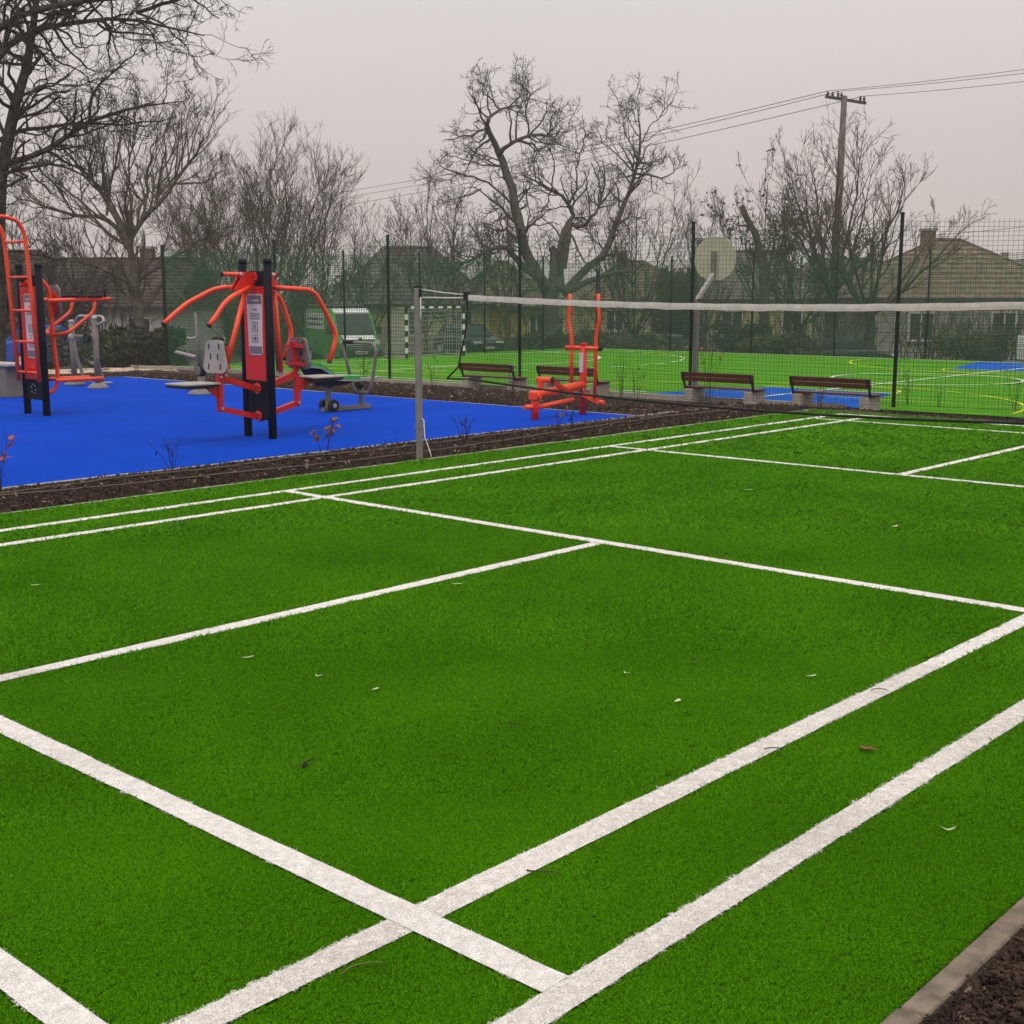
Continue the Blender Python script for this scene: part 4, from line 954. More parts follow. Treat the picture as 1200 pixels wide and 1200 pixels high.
for px_, r0, r1, sd in (([(150, 290), (138, 268), (124, 252), (90, 254), (52, 241), (24, 232)], .12, .02, 1), ([(152, 284), (130, 245), (118, 224), (104, 204), (84, 188), (72, 168)], .12, .02, 2), ([(150, 288), (160, 264), (182, 244), (206, 215), (226, 188), (240, 160)], .12, .02, 3),
        ([(152, 280), (154, 240), (150, 200), (158, 165), (160, 148)], .08, .015, 4), ([(125, 252), (128, 218), (138, 184), (146, 152)], .06, .015, 5), ([(182, 244), (186, 212), (204, 172), (212, 142)], .06, .015, 6), ([(158, 335), (122, 314), (72, 302), (40, 305)], .09, .015, 7),
        ([(160, 330), (200, 302), (236, 282), (262, 262)], .09, .015, 8), ([(90, 254), (70, 225), (55, 195)], .05, .012, 9), ([(104, 204), (112, 175), (118, 150)], .05, .012, 10), ([(206, 215), (236, 215), (262, 200)], .05, .012, 11), ([(150, 290), (170, 250), (172, 205), (184, 160)], .09, .015, 12), ([(150, 288), (120, 270), (95, 235), (92, 200)], .08, .015, 13)):
    lim.append((L3(px_, D2, .8, 70+sd), r0, r1))
FK = [dict(per=lambda l: 2.6*l, ratio=.50, ang=.62, up=.18, curl=.15, m=6, rmin=.012, lmin=.7, lmax=2.4, tmin=.15), dict(per=6, ratio=.55, ang=.6, up=.14, curl=.16, m=5, rmin=.010, lmin=.4, lmax=1.5), dict(per=4, ratio=.6, ang=.55, up=.10, curl=.14, m=4, rmin=.008, lmax=.9)]
tree('bare_tree', 'grey bare tree with forked trunk and sweeping boughs above the dark roof', b_, lim, FK, M['bark2'], M['twig2'], 31, jit=.05)
auto_tree('bare_tree', 'upright bare tree behind the black posts of the press machine', 312, 400, 60, 9.8, 5.2, 32, 10, .20, .16, FK, mt='twig2', lr=.34)
auto_tree('bare_tree', 'slender bare tree whose twigs meet the fence right of the press machine', 375, 400, 64, 8.8, 4.4, 33, 8, .17, .16, FK, mt='twig2', lr=.34)
auto_tree('bare_tree', 'brownish bare tree half hidden between the forked tree and the press machine', 255, 400, 70, 9.4, 4.0, 34, 7, .17, .16, FK, mt='twig2', lr=.34)
auto_tree('bare_tree', 'low spreading bare tree over the blue car, behind the ladder', 60, 405, 56, 7.4, 4.6, 35, 7, .22, .2, DENSE, lr=.34)
TH = [dict(per=lambda l: 1.9*l, ratio=.45, ang=.62, up=.16, curl=.16, m=6, rmin=.014, lmax=2.6, tmin=.15), dict(per=5, ratio=.5, ang=.62, up=.12, curl=.18, m=5, rmin=.011, lmax=1.3), dict(per=3, ratio=.5, ang=.6, up=.1, curl=.15, m=3, rmin=.009, lmax=.7)]
auto_tree('bare_tree', 'tall bare tree standing at the foot of the utility pole', 972, 408, 64, 11.2, 3.6, 41, 8, .24, .30, TH, mt='twig2', mb_='bark')
auto_tree('bare_tree', 'wide bare tree right of the utility pole with boughs over the tiled roof', 1018, 410, 60, 8.6, 4.4, 42, 8, .26, .28, TH, mt='twig2', mb_='bark')
auto_tree('bare_tree', 'willowy bare tree left of the backboard, leaning towards the broad tree', 742, 405, 70, 9.4, 3.4, 43, 9, .15, .10, TH, mt='twig2')
auto_tree('bare_tree', 'thin bare tree behind the backboard', 826, 405, 74, 8.6, 2.6, 44, 7, .13, .12, TH, mt='twig2')
auto_tree('bare_tree', 'young bare tree in front of the yellow house beside the goal', 595, 405, 62, 6.8, 2.4, 45, 6, .16, .3, TH)
auto_tree('bare_tree', 'small bare tree between the grey roofed house and the goal', 530, 405, 68, 8.0, 3.4, 46, 8, .15, .15, TH)
auto_tree('bare_tree', 'slim bare tree in front of the far end of the grey roof', 500, 405, 72, 8.2, 2.8, 47, 7, .13, .15, TH)
# leafy remains on the tree beside the stub trunk
t_, lv_ = auto_tree('leafy_tree', 'thin tree with a few withered leaves above the stub trunk', 892, 405, 68, 9.6, 2.6, 48, 7, .16, .25, TH)
def leaves_on(t, lv, n, size, m, seed, name='leaf_cluster', jit=.06):
    r = np.random.default_rng(seed); P = np.concatenate([x[0].reshape(-1, 3) for x in lv[-2:]]); P = P[r.integers(0, len(P), n)]+r.normal(0, jit, (n, 3))
    a = r.normal(0, 1, (n, 3)); a /= np.linalg.norm(a, axis=1, keepdims=True); b = np.cross(a, r.normal(0, 1, (n, 3))); b /= np.linalg.norm(b, axis=1, keepdims=True); s = size*r.uniform(.6, 1.3, (n, 1))
    V = np.stack([P-a*s, P+b*s*.55, P+a*s, P-b*s*.55], 1).reshape(-1, 3); o = fast_obj(name, V, np.arange(4*n).reshape(n, 4), m, t, smooth=False); o['kind'] = 'stuff'; return o
leaves_on(t_, lv_, 420, .10, M['twig'], 3)
t_, lv_ = auto_tree('leafy_tree', 'olive green leafy tree left of the utility pole, behind the fence', 935, 405, 66, 7.4, 3.2, 49, 8, .18, .2, TH)
leaves_on(t_, lv_, 3200, .09, M['leafolive'], 4, jit=.14)
# dead stub
p = [(897, 405), (896, 340), (893, 300), (886, 275), (876, 256), (869, 242)]
b_ = at(897, 405, 62); b_[2] = float(ground_z(b_[0], b_[1]))
tree('dead_tree', 'dead trunk cut off above a crook, left of the utility pole', b_, [([b_]+L3(p[1:], 62, .1, 4), .30, .14), (L3([(886, 275), (872, 264), (862, 265)], 62, .05, 5), .08, .03), (L3([(895, 330), (905, 320), (925, 312)], 62, .05, 5), .07, .03)], [dict(per=2, ratio=.12, ang=.8, up=.1, curl=.2, m=4, rmin=.012)], M['bark'], M['twig'], 6)
# leaning bough behind the van
b_ = at(425, 405, 64); b_[2] = float(ground_z(b_[0], b_[1]))
auto_tree('bare_tree', 'small leaning tree beside the pale wall right of the van', 432, 405, 70, 5.0, 2.2, 51, 6, .13, .2, TH, lean=.3)

# evergreen bushes and hedges: leaf-sized faces through an uneven volume
def bush(name, label, u, v, d, wx, wy, hh, n, m, seed, size=.09, cat='bush', stem=True, zoff=0.0):
    r = np.random.default_rng(seed); b = at(u, v, d); b[2] = float(ground_z(b[0], b[1]))+zoff; t = thing(name, label, cat, b)
    nb = 14; C_ = np.stack([r.uniform(-.42, .42, nb)*wx, r.uniform(-.42, .42, nb)*wy, r.uniform(.15, .75, nb)*hh], 1); rad = r.uniform(.20, .36, nb)
    k_ = r.integers(0, nb, n); q_ = r.normal(0, 1, (n, 3)); q_ /= np.linalg.norm(q_, axis=1, keepdims=True); q_ *= r.uniform(.5, 1.08, (n, 1))
    P = C_[k_]+q_*rad[k_][:, None]*np.array([wx*.7, wy*.7, hh]); P[:, 2] = np.abs(P[:, 2])
    P = P+b; a = r.normal(0, 1, (n, 3)); a /= np.linalg.norm(a, axis=1, keepdims=True); c = np.cross(a, r.normal(0, 1, (n, 3))); c /= np.linalg.norm(c, axis=1, keepdims=True); s = size*r.uniform(.6, 1.4, (n, 1))
    V = np.stack([P-a*s, P+c*s*.6, P+a*s, P-c*s*.6], 1).reshape(-1, 3); fast_obj('foliage', V, np.arange(4*n).reshape(n, 4), m, t, smooth=False)['kind'] = 'stuff'
    if stem:
        S_ = []
        for k2 in range(10): e_ = C_[k2 % nb]; S_.append([b+np.array([e_[0]*.2, e_[1]*.2, 0]), b+e_*.6, b+e_*1.1])
        V, F = tubes(np.array(S_), np.full((10, 3), .03), 4); fast_obj('stem', V, F, M['twig'], t)
    return t
bush('evergreen_bush', 'dark evergreen bush behind the grass, right of the grey walker', 150, 418, 47, 4.6, 3, 1.6, 9000, M['leaf'], 1)
bush('evergreen_bush', 'dark clipped bush behind the ladder posts', 60, 412, 50, 3.5, 2.5, 2.0, 5000, M['leaf'], 2)
bush('hedge', 'dark green hedge along the street behind the far fence, under the utility pole', 930, 408, 58, 7.0, 2.0, 1.55, 9000, M['hedge'], 3, .11)
bush('hedge', 'dense dark hedge in front of the tiled roof house at right', 1150, 408, 56, 5.0, 2.2, 1.7, 5200, M['hedge'], 4, .09)
bush('hedge', 'twiggy hedge in front of the house left of the hoop pole', 750, 408, 63, 6.0, 2.0, 1.25, 4200, M['hedge'], 5, .10)
bush('hedge', 'rounded dark bush right of the hoop pole behind the fence', 875, 408, 60, 3.6, 2.2, 2.0, 5200, M['leaf'], 6, .10)
bush('evergreen_bush', 'dark green conical shrub left of the hoop post, beside the roof', 795, 405, 78, 3.2, 3.0, 5.6, 7000, M['leaf'], 7, .13)
bush('evergreen_bush', 'green foliage mass behind the press machine posts, over the gate', 285, 408, 72, 8.0, 4.0, 3.6, 7000, M['leafolive'], 8, .14)
bush('evergreen_bush', 'bluish green shrub mass left of the grey roofed house, above the van', 395, 408, 76, 5.0, 3.5, 4.6, 5000, M['hedge'], 10, .14)
bush('hedge', 'low hedge at the foot of the broad bare tree', 655, 408, 64, 7.0, 2.0, 1.25, 5200, M['hedge'], 11, .10)

# thickets of thin upright shoots beyond the fences
def thicket(label, u0, u1, d, h0, n, seed, m='twig2'):
    r = np.random.default_rng(seed); a = at(u0, 405, d); b = at(u1, 405, d); c = (a+b)/2; c[2] = float(ground_z(c[0], c[1])); t = thing('thicket', label, 'shrub', c)
    k_ = r.uniform(0, 1, n)[:, None]; P0 = a+(b-a)*k_; P0[:, :2] += r.normal(0, .8, (n, 2)); P0[:, 2] = ground_z(P0[:, 0], P0[:, 1]); hh = h0*r.uniform(.5, 1.0, n)
    Q = np.zeros((n, 6, 3)); Q[:, 0] = P0; d_ = np.stack([r.normal(0, .28, n), r.normal(0, .28, n), np.ones(n)], 1)
    for j in range(1, 6):
        d_ = d_+r.normal(0, .10, (n, 3)); d_ /= np.linalg.norm(d_, axis=1, keepdims=True); Q[:, j] = Q[:, j-1]+d_*(hh/5)[:, None]
    R_ = np.linspace(.028, .009, 6)[None]*r.uniform(.7, 1.3, (n, 1)); p1 = grow(Q, R_, 6, .35, .5, .12, .12, 4, r, .2, .008); p2 = grow(p1[0], p1[1], 3, .5, .5, .1, .12, 3, r, .2, .007)
    V, F = tubes(Q, R_, 4); fast_obj('stem', V, F, M['twig'], t)
    V, F = join([tubes(*p1, 3), tubes(*p2, 3)]); o = fast_obj('branch', V, F, M[m], t); o['kind'] = 'stuff'; return t
thicket('thicket of bare shoots in front of the yellow house wall', 545, 625, 66, 3.4, 16, 61)
thicket('thicket of bare shoots between the broad tree and the hoop', 690, 800, 70, 4.6, 60, 62)
thicket('thicket of bare shoots in front of the tiled roof house at the right edge', 1060, 1200, 60, 2.9, 110, 63)
thicket('thicket of bare shoots around the foot of the utility pole', 840, 1010, 66, 4.0, 70, 64)
thicket('thicket of bare shoots left of the forked tree, under the dark roof', -10, 140, 56, 4.8, 130, 65)
thicket('thicket of bare shoots behind the press machine and the green van', 205, 330, 72, 6.0, 80, 66)
thicket('thicket of bare shoots right of the press machine above the van', 330, 440, 78, 5.6, 60, 67)
thicket('thicket of bare shoots in front of the grey roofed house, beside the goal', 470, 550, 76, 4.6, 28, 68)

# far-off scrub that closes the view between the houses
r_ = np.random.default_rng(90); n_ = 620; u_ = r_.uniform(-60, 1290, n_); d_ = r_.uniform(100, 122, n_)
P0 = np.array([at(a, 405, b) for a, b in zip(u_, d_)]); P0[:, 2] = ground_z(P0[:, 0], P0[:, 1])-.1
hh_ = r_.uniform(2.2, 4.6, n_); Q_ = np.zeros((n_, 5, 3)); Q_[:, 0] = P0; dd_ = np.stack([r_.normal(0, .25, n_), r_.normal(0, .25, n_), np.ones(n_)], 1)
for j_ in range(1, 5):
    dd_ = dd_+r_.normal(0, .12, (n_, 3)); dd_ /= np.linalg.norm(dd_, axis=1, keepdims=True); Q_[:, j_] = Q_[:, j_-1]+dd_*(hh_/4)[:, None]
w1 = grow(Q_, np.broadcast_to(np.linspace(.07, .02, 5), (n_, 5)), 9, .40, .7, .1, .15, 4, r_, .05, .016); w2 = grow(w1[0], w1[1], 5, .55, .7, .08, .15, 3, r_, .1, .014)
V, F = join([tubes(Q_, np.broadcast_to(np.linspace(.07, .02, 5), (n_, 5)), 3), tubes(*w1, 3), tubes(*w2, 3)]); struct(fast_obj('far_wood', V, F, M['twig2']), 'stuff')

# ================================================================== HOUSES
def house(label, u, vg, d, wx, wy, eave, ridge, rz, wall, roof, hip=True, wins=(), chim=(), courses=14, over=.35, ridge_len=None, name='house'):
    b = at(u, vg, d); b[2] = float(ground_z(b[0], b[1])); t = thing(name, label, 'house', b); cs, sn = math.cos(rz), math.sin(rz)
    tf = lambda p: (b[0]+p[0]*cs-p[1]*sn, b[1]+p[0]*sn+p[1]*cs, b[2]+p[2])
    MB().box((0, 0, eave/2-.2), (wx, wy, eave+.4)).xform(tf).build('wall', M[wall], t)
    MB().box((0, 0, .15), (wx+.06, wy+.06, .5)).xform(tf).build('plinth', M['conc'], t)
    X, Y = wx/2+over, wy/2+over; rl = (ridge_len if ridge_len is not None else max(.3, wx-wy))/2; mb = MB()
    for i in range(courses):
        f0, f1 = i/courses, (i+1)/courses; z0 = eave+(ridge-eave)*f0; z1 = eave+(ridge-eave)*f1
        def ringp(f, z): 
            x = X+(rl-X)*f if hip else X; y = Y*(1-f); return [(-x, -y, z), (x, -y, z), (x, y, z), (-x, y, z)]
        lo = ringp(f0, z0+.06); hi = ringp(f1, z1); lo0 = ringp(f0, z0)
        mb.add(lo0+lo+hi, [(k_, (k_+1) % 4, 4+(k_+1) % 4, 4+k_) for k_ in range(4)]+[(4+k_, 4+(k_+1) % 4, 8+(k_+1) % 4, 8+k_) for k_ in range(4)])
    mb.add([(-X, -Y, eave), (X, -Y, eave), (X, Y, eave), (-X, Y, eave)], [(3, 2, 1, 0)])
    ro = mb.xform(tf).build('roof', M[roof], t)
    MB().box((0, -Y-.05, eave-.03), (2*X, .1, .12)).xform(tf).build('gutter', M['trim'], ro); MB().box((-X-.05, 0, eave-.03), (.1, 2*Y, .12)).xform(tf).build('gutter', M['trim'], ro)
    rg = MB()
    if hip:
        for sx in (-1, 1):
            for sy in (-1, 1): rg.tube([(sx*X, sy*Y, eave+.05), (sx*rl, 0, ridge+.05)], .09, 6)
        rg.tube([(-rl, 0, ridge+.05), (rl, 0, ridge+.05)], .10, 6)
    else: rg.tube([(-X, 0, ridge+.03), (X, 0, ridge+.03)], .10, 6)
    rg.xform(tf).build('ridge_tiles', M[roof], ro)
    for cx, cy, ch in chim:
        c = MB().box((cx, cy, ridge-.7+ch/2), (.6, .6, ch+1.2)).xform(tf).build('chimney', M['tile'], t); MB().box((cx, cy, ridge-.1+ch), (.75, .75, .12)).xform(tf).build('chimney_cap', M['conc'], c)
    for side, pos, z, ww, hh in wins:
        if side == 'y': cx, cy, dx, dy = pos, -wy/2, ww, .06
        else: cx, cy, dx, dy = -wx/2, pos, .06, ww
        s_ = (0, -1) if side == 'y' else (-1, 0)
        fr = MB()
        for q_ in (-1, 0, 1):
            if side == 'y': fr.box((cx+q_*ww/2, cy-.02, z), (.09, .08, hh+.09))
            else: fr.box((cx-.02, cy+q_*ww/2, z), (.08, .09, hh+.09))
        for q_ in (-1, 1): fr.box((cx+s_[0]*.025, cy+s_[1]*.025, z+q_*hh/2), (dx if side == 'y' else .1, .1 if side == 'y' else dy, .09))
        w_ = fr.xform(tf).build('window', M['wframe'], t); MB().box((cx+s_[0]*.004, cy+s_[1]*.004, z), (dx-.04 if side == 'y' else .04, .04 if side == 'y' else dy-.04, hh-.04)).xform(tf).build('pane', M['glass'], w_)
        MB().box((cx+s_[0]*.09, cy+s_[1]*.09, z-hh/2-.09), (ww+.24 if side == 'y' else .16, .16 if side == 'y' else ww+.24, .06)).xform(tf).build('sill', M['conc'], w_)
    return t
FA = -math.atan2(RT[1], RT[0])                # turned square to the view
sq = math.atan2(RT[1], RT[0])
house('pale yellow house with grey roof behind the goal', 480, 405, 78, 9.0, 8.0, 2.65, 6.0, sq+.12, 'wallp', 'tileg', True, [('y', -2.9, 1.6, 1.1, 1.4), ('y', .4, 1.6, 1.2, 1.4), ('y', 3.0, 1.6, 1.0, 1.4)], ridge_len=3.0)
house('low mustard yellow house with a brown hip roof, left of the broad bare tree', 588, 405, 80, 6.6, 7.0, 2.5, 5.2, sq-.08, 'wallm', 'tile', True, [('y', -1.6, 1.5, 1.0, 1.2), ('y', 2.4, 1.5, .8, 1.2)], ridge_len=.5)
house('house with a brown pyramid roof right of the broad bare tree', 742, 405, 86, 8.5, 8.0, 2.7, 5.4, sq+.1, 'wallp', 'tile', True, [('y', -2, 1.6, 1.1, 1.3), ('y', 2.4, 1.6, 1.1, 1.3)], chim=[(-.8, .4, .8)], ridge_len=1.2)
house('pale house with a dark brown roof just right of the backboard', 868, 405, 82, 9.0, 8.0, 2.9, 5.9, sq+.05, 'wallp', 'tileg', True, [('y', -1.5, 1.5, 1.3, 1.5), ('y', 2.2, 1.5, 1.2, 1.5)], chim=[(-2.6, .3, .9)], ridge_len=3.8)
house('house under a greenish grey roof behind the utility pole', 985, 405, 88, 9.5, 8.0, 2.8, 5.6, sq-.05, 'wallg', 'tileg', True, [('y', 1.0, 1.5, 1.2, 1.4), ('y', -2.6, 1.5, 1.2, 1.4)], ridge_len=4.2)
house('house with a big brown tiled hip roof at the right edge', 1104, 405, 70, 11.5, 9.0, 3.0, 6.1, sq+.10, 'wallg', 'tile', True, [('y', -3.2, 1.6, 1.3, 1.4), ('y', 1.2, 1.6, 1.3, 1.4)], chim=[(-1.25, -.3, .65)], courses=12, ridge_len=1.3)
house('dark roofed low house with a white wall behind the forked tree', 130, 405, 66, 9.5, 8.0, 2.6, 5.0, sq-.1, 'wallw', 'tiled', False, [('y', -3, 1.5, 1.1, 1.2), ('y', 3.2, 1.5, 1.1, 1.2)], chim=[(2, .5, .7)])
house('long dark house at the left edge behind the bare boughs', 5, 405, 78, 12, 8.0, 2.7, 5.8, sq+.05, 'wallg', 'tiled', True, [('y', 2, 1.5, 1.2, 1.3)], ridge_len=5)
house('pale block of flats far off in the mist at the right edge', 1235, 405, 140, 18, 9, 6.4, 7.0, sq, 'far', 'tileg', True, [('y', -7.2+i*2.6, z, 1.2, 1.2) for i in range(5) for z in (1.6, 4.6)], chim=[(-6, 0, .9), (-3.4, 0, .9)], courses=4, name='apartment_block')
house('white garden building behind the gate left of the press machine', 218, 405, 74, 5.5, 4, 2.4, 3.6, sq, 'wallw', 'tiled', True, [('y', 1.0, 1.4, .9, 1.0)], ridge_len=1.5, courses=8)

# low street fences
def board_fence(label, u0, u1, d, hh, m, n):
    a = at(u0, 405, d); b = at(u1, 405, d); a[2] = float(ground_z(a[0], a[1])); b[2] = float(ground_z(b[0], b[1])); t = thing('board_fence', label, 'fence', a); me = None; ang = math.atan2(b[1]-a[1], b[0]-a[0]); w = np.linalg.norm((b-a)[:2])/n
    for i in range(n):
        p = a+(b-a)*(i+.5)/n
        if me is None: o = MB().box((0, 0, hh/2), (w*.88, .03, hh)).build('board', m, None); o.parent = t; me = o.data
        else: o = link_mesh('board', me, t)
        o.location = [float(c) for c in (p-a)]; o.location.z += random.uniform(-.02, .02); o.rotation_euler = (0, 0, ang)
    for z in (.3, hh-.3): MB().bar(a+np.array([0, 0.05, z]), b+np.array([0, .05, z]), .05, .08).build('rail', m, t)
    return t
board_fence('grey board fence right of the van in front of the pale yellow house', 432, 478, 72, 1.5, M['wallg'], 16)
board_fence('dark board fence below the dark roofed house at left', 95, 200, 56, 1.5, mat('dark boards', (.06, .055, .05), .9, var=.3, scale=5), 26)
board_fence('weathered board fence in front of the house right of the broad tree', 690, 770, 68, 1.1, mat('weathered boards', (.16, .14, .11), .9, var=.3, scale=5), 24)

# utility pole and wires
Dp = 66.0; b_ = at(973, 405, Dp); b_[2] = float(ground_z(b_[0], b_[1])); tp_ = at(989.5, 113, Dp)
up_ = thing('utility_pole', 'tall utility pole with a cross arm of insulators, above the houses', 'utility pole', b_)
MB().tube([b_, b_*.5+tp_*.5, tp_], [.24, .20, .15], 10).build('pole', M['pole'], up_)
MB().bar(at(967, 113, Dp), at(1015, 121, Dp), .12, .14).build('cross_arm', M['insul'], up_)
ins = []
for u, v in ((970, 107), (975.5, 108), (982, 107.5), (986, 108.5), (1008, 112.5), (1012.5, 113)):
    a = at(u, v+8, Dp); o = MB().lathe(a, [(.05, 0), (.09, .08), (.05, .14), (.09, .2), (.05, .28), (.03, .36)], 8).build('insulator', M['insul'], up_); ins.append(a+np.array([0, 0, .36]))
def wire_line(label, p, q, sag, r=.013):
    p = np.array(p); q = np.array(q); t_ = np.linspace(0, 1, 24); P = p+np.outer(t_, q-p); P[:, 2] -= sag*4*t_*(1-t_)
    o = MB().tube([tuple(x) for x in P], r, 5).build('power_wire', M['wire']); tag(o, label, 'wire', 'power wires on the utility pole')
right = [(1330, 63), (1330, 69), (1330, 79)]; left = [(300, 237), (300, 245), (250, 262)]
ia = [0, 2, 5]; nm = ['upper', 'middle', 'lowest']
for k_ in range(3):
    wire_line(f'{nm[k_]} power wire running from the utility pole to the right edge', ins[ia[k_]], at(*right[k_], 60), .12)
    wire_line(f'{nm[k_]} power wire running from the utility pole left behind the broad tree', ins[ia[k_]], at(*left[k_], 130), .7, .018)
wire_line('single service wire from the chimney of the tiled house to the right edge', at(1089, 276, 69), at(1330, 249, 64), .1)

# ================================================================== VEHICLES
def wheel(parent, x, y, z, r, w, tf):
    o = MB().disc((x, y, z), r, w, 'y', 18).xform(tf).build('wheel', M['black'], parent); MB().disc((x, y, z), r*.6, w+.02, 'y', 14).xform(tf).build('rim', M['csilver'], o); return o
def loft(secs):                                # closed cross-sections -> skin; secs: list of lists of points
    n = len(secs[0]); mb = MB(); V = [p for s in secs for p in s]
    F = [(i*n+k_, i*n+(k_+1) % n, (i+1)*n+(k_+1) % n, (i+1)*n+k_) for i in range(len(secs)-1) for k_ in range(n)]
    return mb.add(V, F+[tuple(range(n))[::-1], tuple(range((len(secs)-1)*n, len(secs)*n))])
def placed(u, d, head, dz=0.0):
    b = at(u, 405, d); b[2] = float(ground_z(b[0], b[1]))-.05+dz; cs, sn = math.cos(head), math.sin(head)
    return b, (lambda p: (b[0]+p[0]*cs-p[1]*sn, b[1]+p[0]*sn+p[1]*cs, b[2]+p[2]))
def body_section(x, hw, z0, z1, rr=.12, top=.9):  # rounded box section at x
    return [(x, -hw, z0), (x, -hw, z1-rr*2.2), (x, -hw*(.985), z1-rr), (x, -hw*top, z1), (x, hw*top, z1), (x, hw*.985, z1-rr), (x, hw, z1-rr*2.2), (x, hw, z0)]
# van: local x forward
tow = np.array([-FW[0], -FW[1]])/np.hypot(FW[0], FW[1]); ha = math.radians(24)
hv = tow*math.cos(ha)+np.array([RT[0], RT[1]])*math.sin(ha); hd_ = math.atan2(hv[1], hv[0])
vb, tf = placed(402, 58, hd_, .14); van = thing('panel_van', 'green and white panel van parked behind the goal end fence', 'van', vb)
S = [body_section(-3.0, .98, .45, 2.45), body_section(.55, 1.0, .45, 2.5), body_section(1.05, 1.0, .45, 2.46)]
loft(S).xform(tf).build('cargo_body', M['vgreen'], van)
loft([body_section(1.055, 1.0, .45, 2.455), body_section(1.35, .97, .45, 2.33, .14, .84), body_section(1.75, .97, .45, 1.84, .14, .80), body_section(2.12, .98, .45, 1.32, .10, .86), body_section(2.62, .93, .45, 1.12, .10, .85), body_section(2.72, .86, .5, .95, .08, .85)]).xform(tf).build('cab', M['vgreen'], van)
MB().add([(1.30, -.74, 2.365), (1.30, .74, 2.365), (1.02, .80, 2.495), (1.02, -.80, 2.495)], [(0, 1, 2, 3)]).xform(tf).build('roof_lip', M['vwhite'], van)
MB().add([(1.06, -.80, 2.475), (1.06, .80, 2.475), (1.38, .80, 2.33), (1.38, -.80, 2.33), (1.42, .79, 2.27), (1.42, -.79, 2.27)], [(0, 1, 2, 3), (3, 2, 4, 5)]).xform(lambda p: tf((p[0]+.012, p[1], p[2]+.02))).build('front_roof', M['vwhite'], van)
MB().add([(1.41, -.76, 2.28), (1.41, .76, 2.28), (1.765, .80, 1.85), (2.09, .82, 1.375), (2.09, -.82, 1.375), (1.765, -.80, 1.85)], [(0, 1, 2, 5), (5, 2, 3, 4)]).xform(lambda p: tf((p[0]+.02, p[1], p[2]+.015))).build('windscreen', M['glass'], van)
MB().add([(2.14, -.74, 1.335), (2.14, .74, 1.335), (2.60, .70, 1.15), (2.60, -.70, 1.15)], [(0, 1, 2, 3)]).xform(lambda p: tf((p[0]+.01, p[1], p[2]+.02))).build('bonnet', M['vwhite'], van)
MB().box((2.70, 0, .88), (.10, 1.2, .16), 0, .02).xform(tf).build('grille', M['trim'], van)
for s in (-1, 1):
    MB().box((2.64, s*.74, 1.02), (.16, .30, .20), 0, .04).xform(tf).build('headlight', M['lamp'], van)
    mr_ = MB().box((1.72, s*1.13, 1.55), (.14, .22, .36), 0, .03).xform(tf).build('mirror', M['trim'], van)
    MB().prism([(1.15, 1.42), (1.95, 1.42), (1.55, 1.95), (1.3, 2.1), (1.15, 2.1)], 'xz', s*.99, s*1.004).xform(tf).build('side_window', M['glass'], van)
    MB().box((-1.0, s*1.0, 1.95), (2.9, .022, .75)).xform(tf).build('side_panel', M['vwhite'], van)
    tx = MB(); r2 = random.Random(3)
    for row in range(2):
        x = -2.2
        while x < .2: l = r2.uniform(.15, .4); tx.box((x+l/2, s*1.0, 2.02-row*.24), (l, .03, .12)); x += l+.07
    tx.xform(tf).build('lettering', M['ink'], van)
    st_ = MB()
    for k_ in range(2): st_.bar((-2.0+k_*.35, s*1.0, .8), (-1.5+k_*.35, s*1.0, 1.2), .02, .07, (0, 1, 0))
    st_.xform(tf).build('stripe', M['vwhite'], van)
    wheel(van, 1.75, s*.88, .36, .36, .24, tf); wheel(van, -1.9, s*.88, .36, .36, .24, tf)
MB().box((2.70, 0, .58), (.24, 1.86, .30), 0, .05).xform(tf).build('bumper', M['vdark'], van)
for k_ in range(3): MB().box((2.765, 0, .80+k_*.075), (.02, 1.3, .022)).xform(tf).build('grille_bar', M['csilver'], van)
pl = MB().box((2.83, 0, .62), (.02, .52, .12)).xform(tf).build('number_plate', M['sign'], van); MB().box((2.842, 0, .62), (.006, .40, .06)).xform(tf).build('plate_text', M['greypl'], pl)
MB().disc((2.66, 0, 1.16), .09, .03, 'x').xform(tf).build('badge', M['trim'], van)
rk = MB()
for x in (-2.6, -1.2, .2): rk.bar((x, -.85, 2.62), (x, .85, 2.62), .05, .05); rk.bar((x, -.85, 2.45), (x, -.85, 2.62), .05, .05); rk.bar((x, .85, 2.45), (x, .85, 2.62), .05, .05)
for s in (-1, 1): rk.bar((-2.8, s*.8, 2.67), (.5, s*.8, 2.67), .05, .05)
rk.xform(tf).build('roof_rack', M['galv'], van)

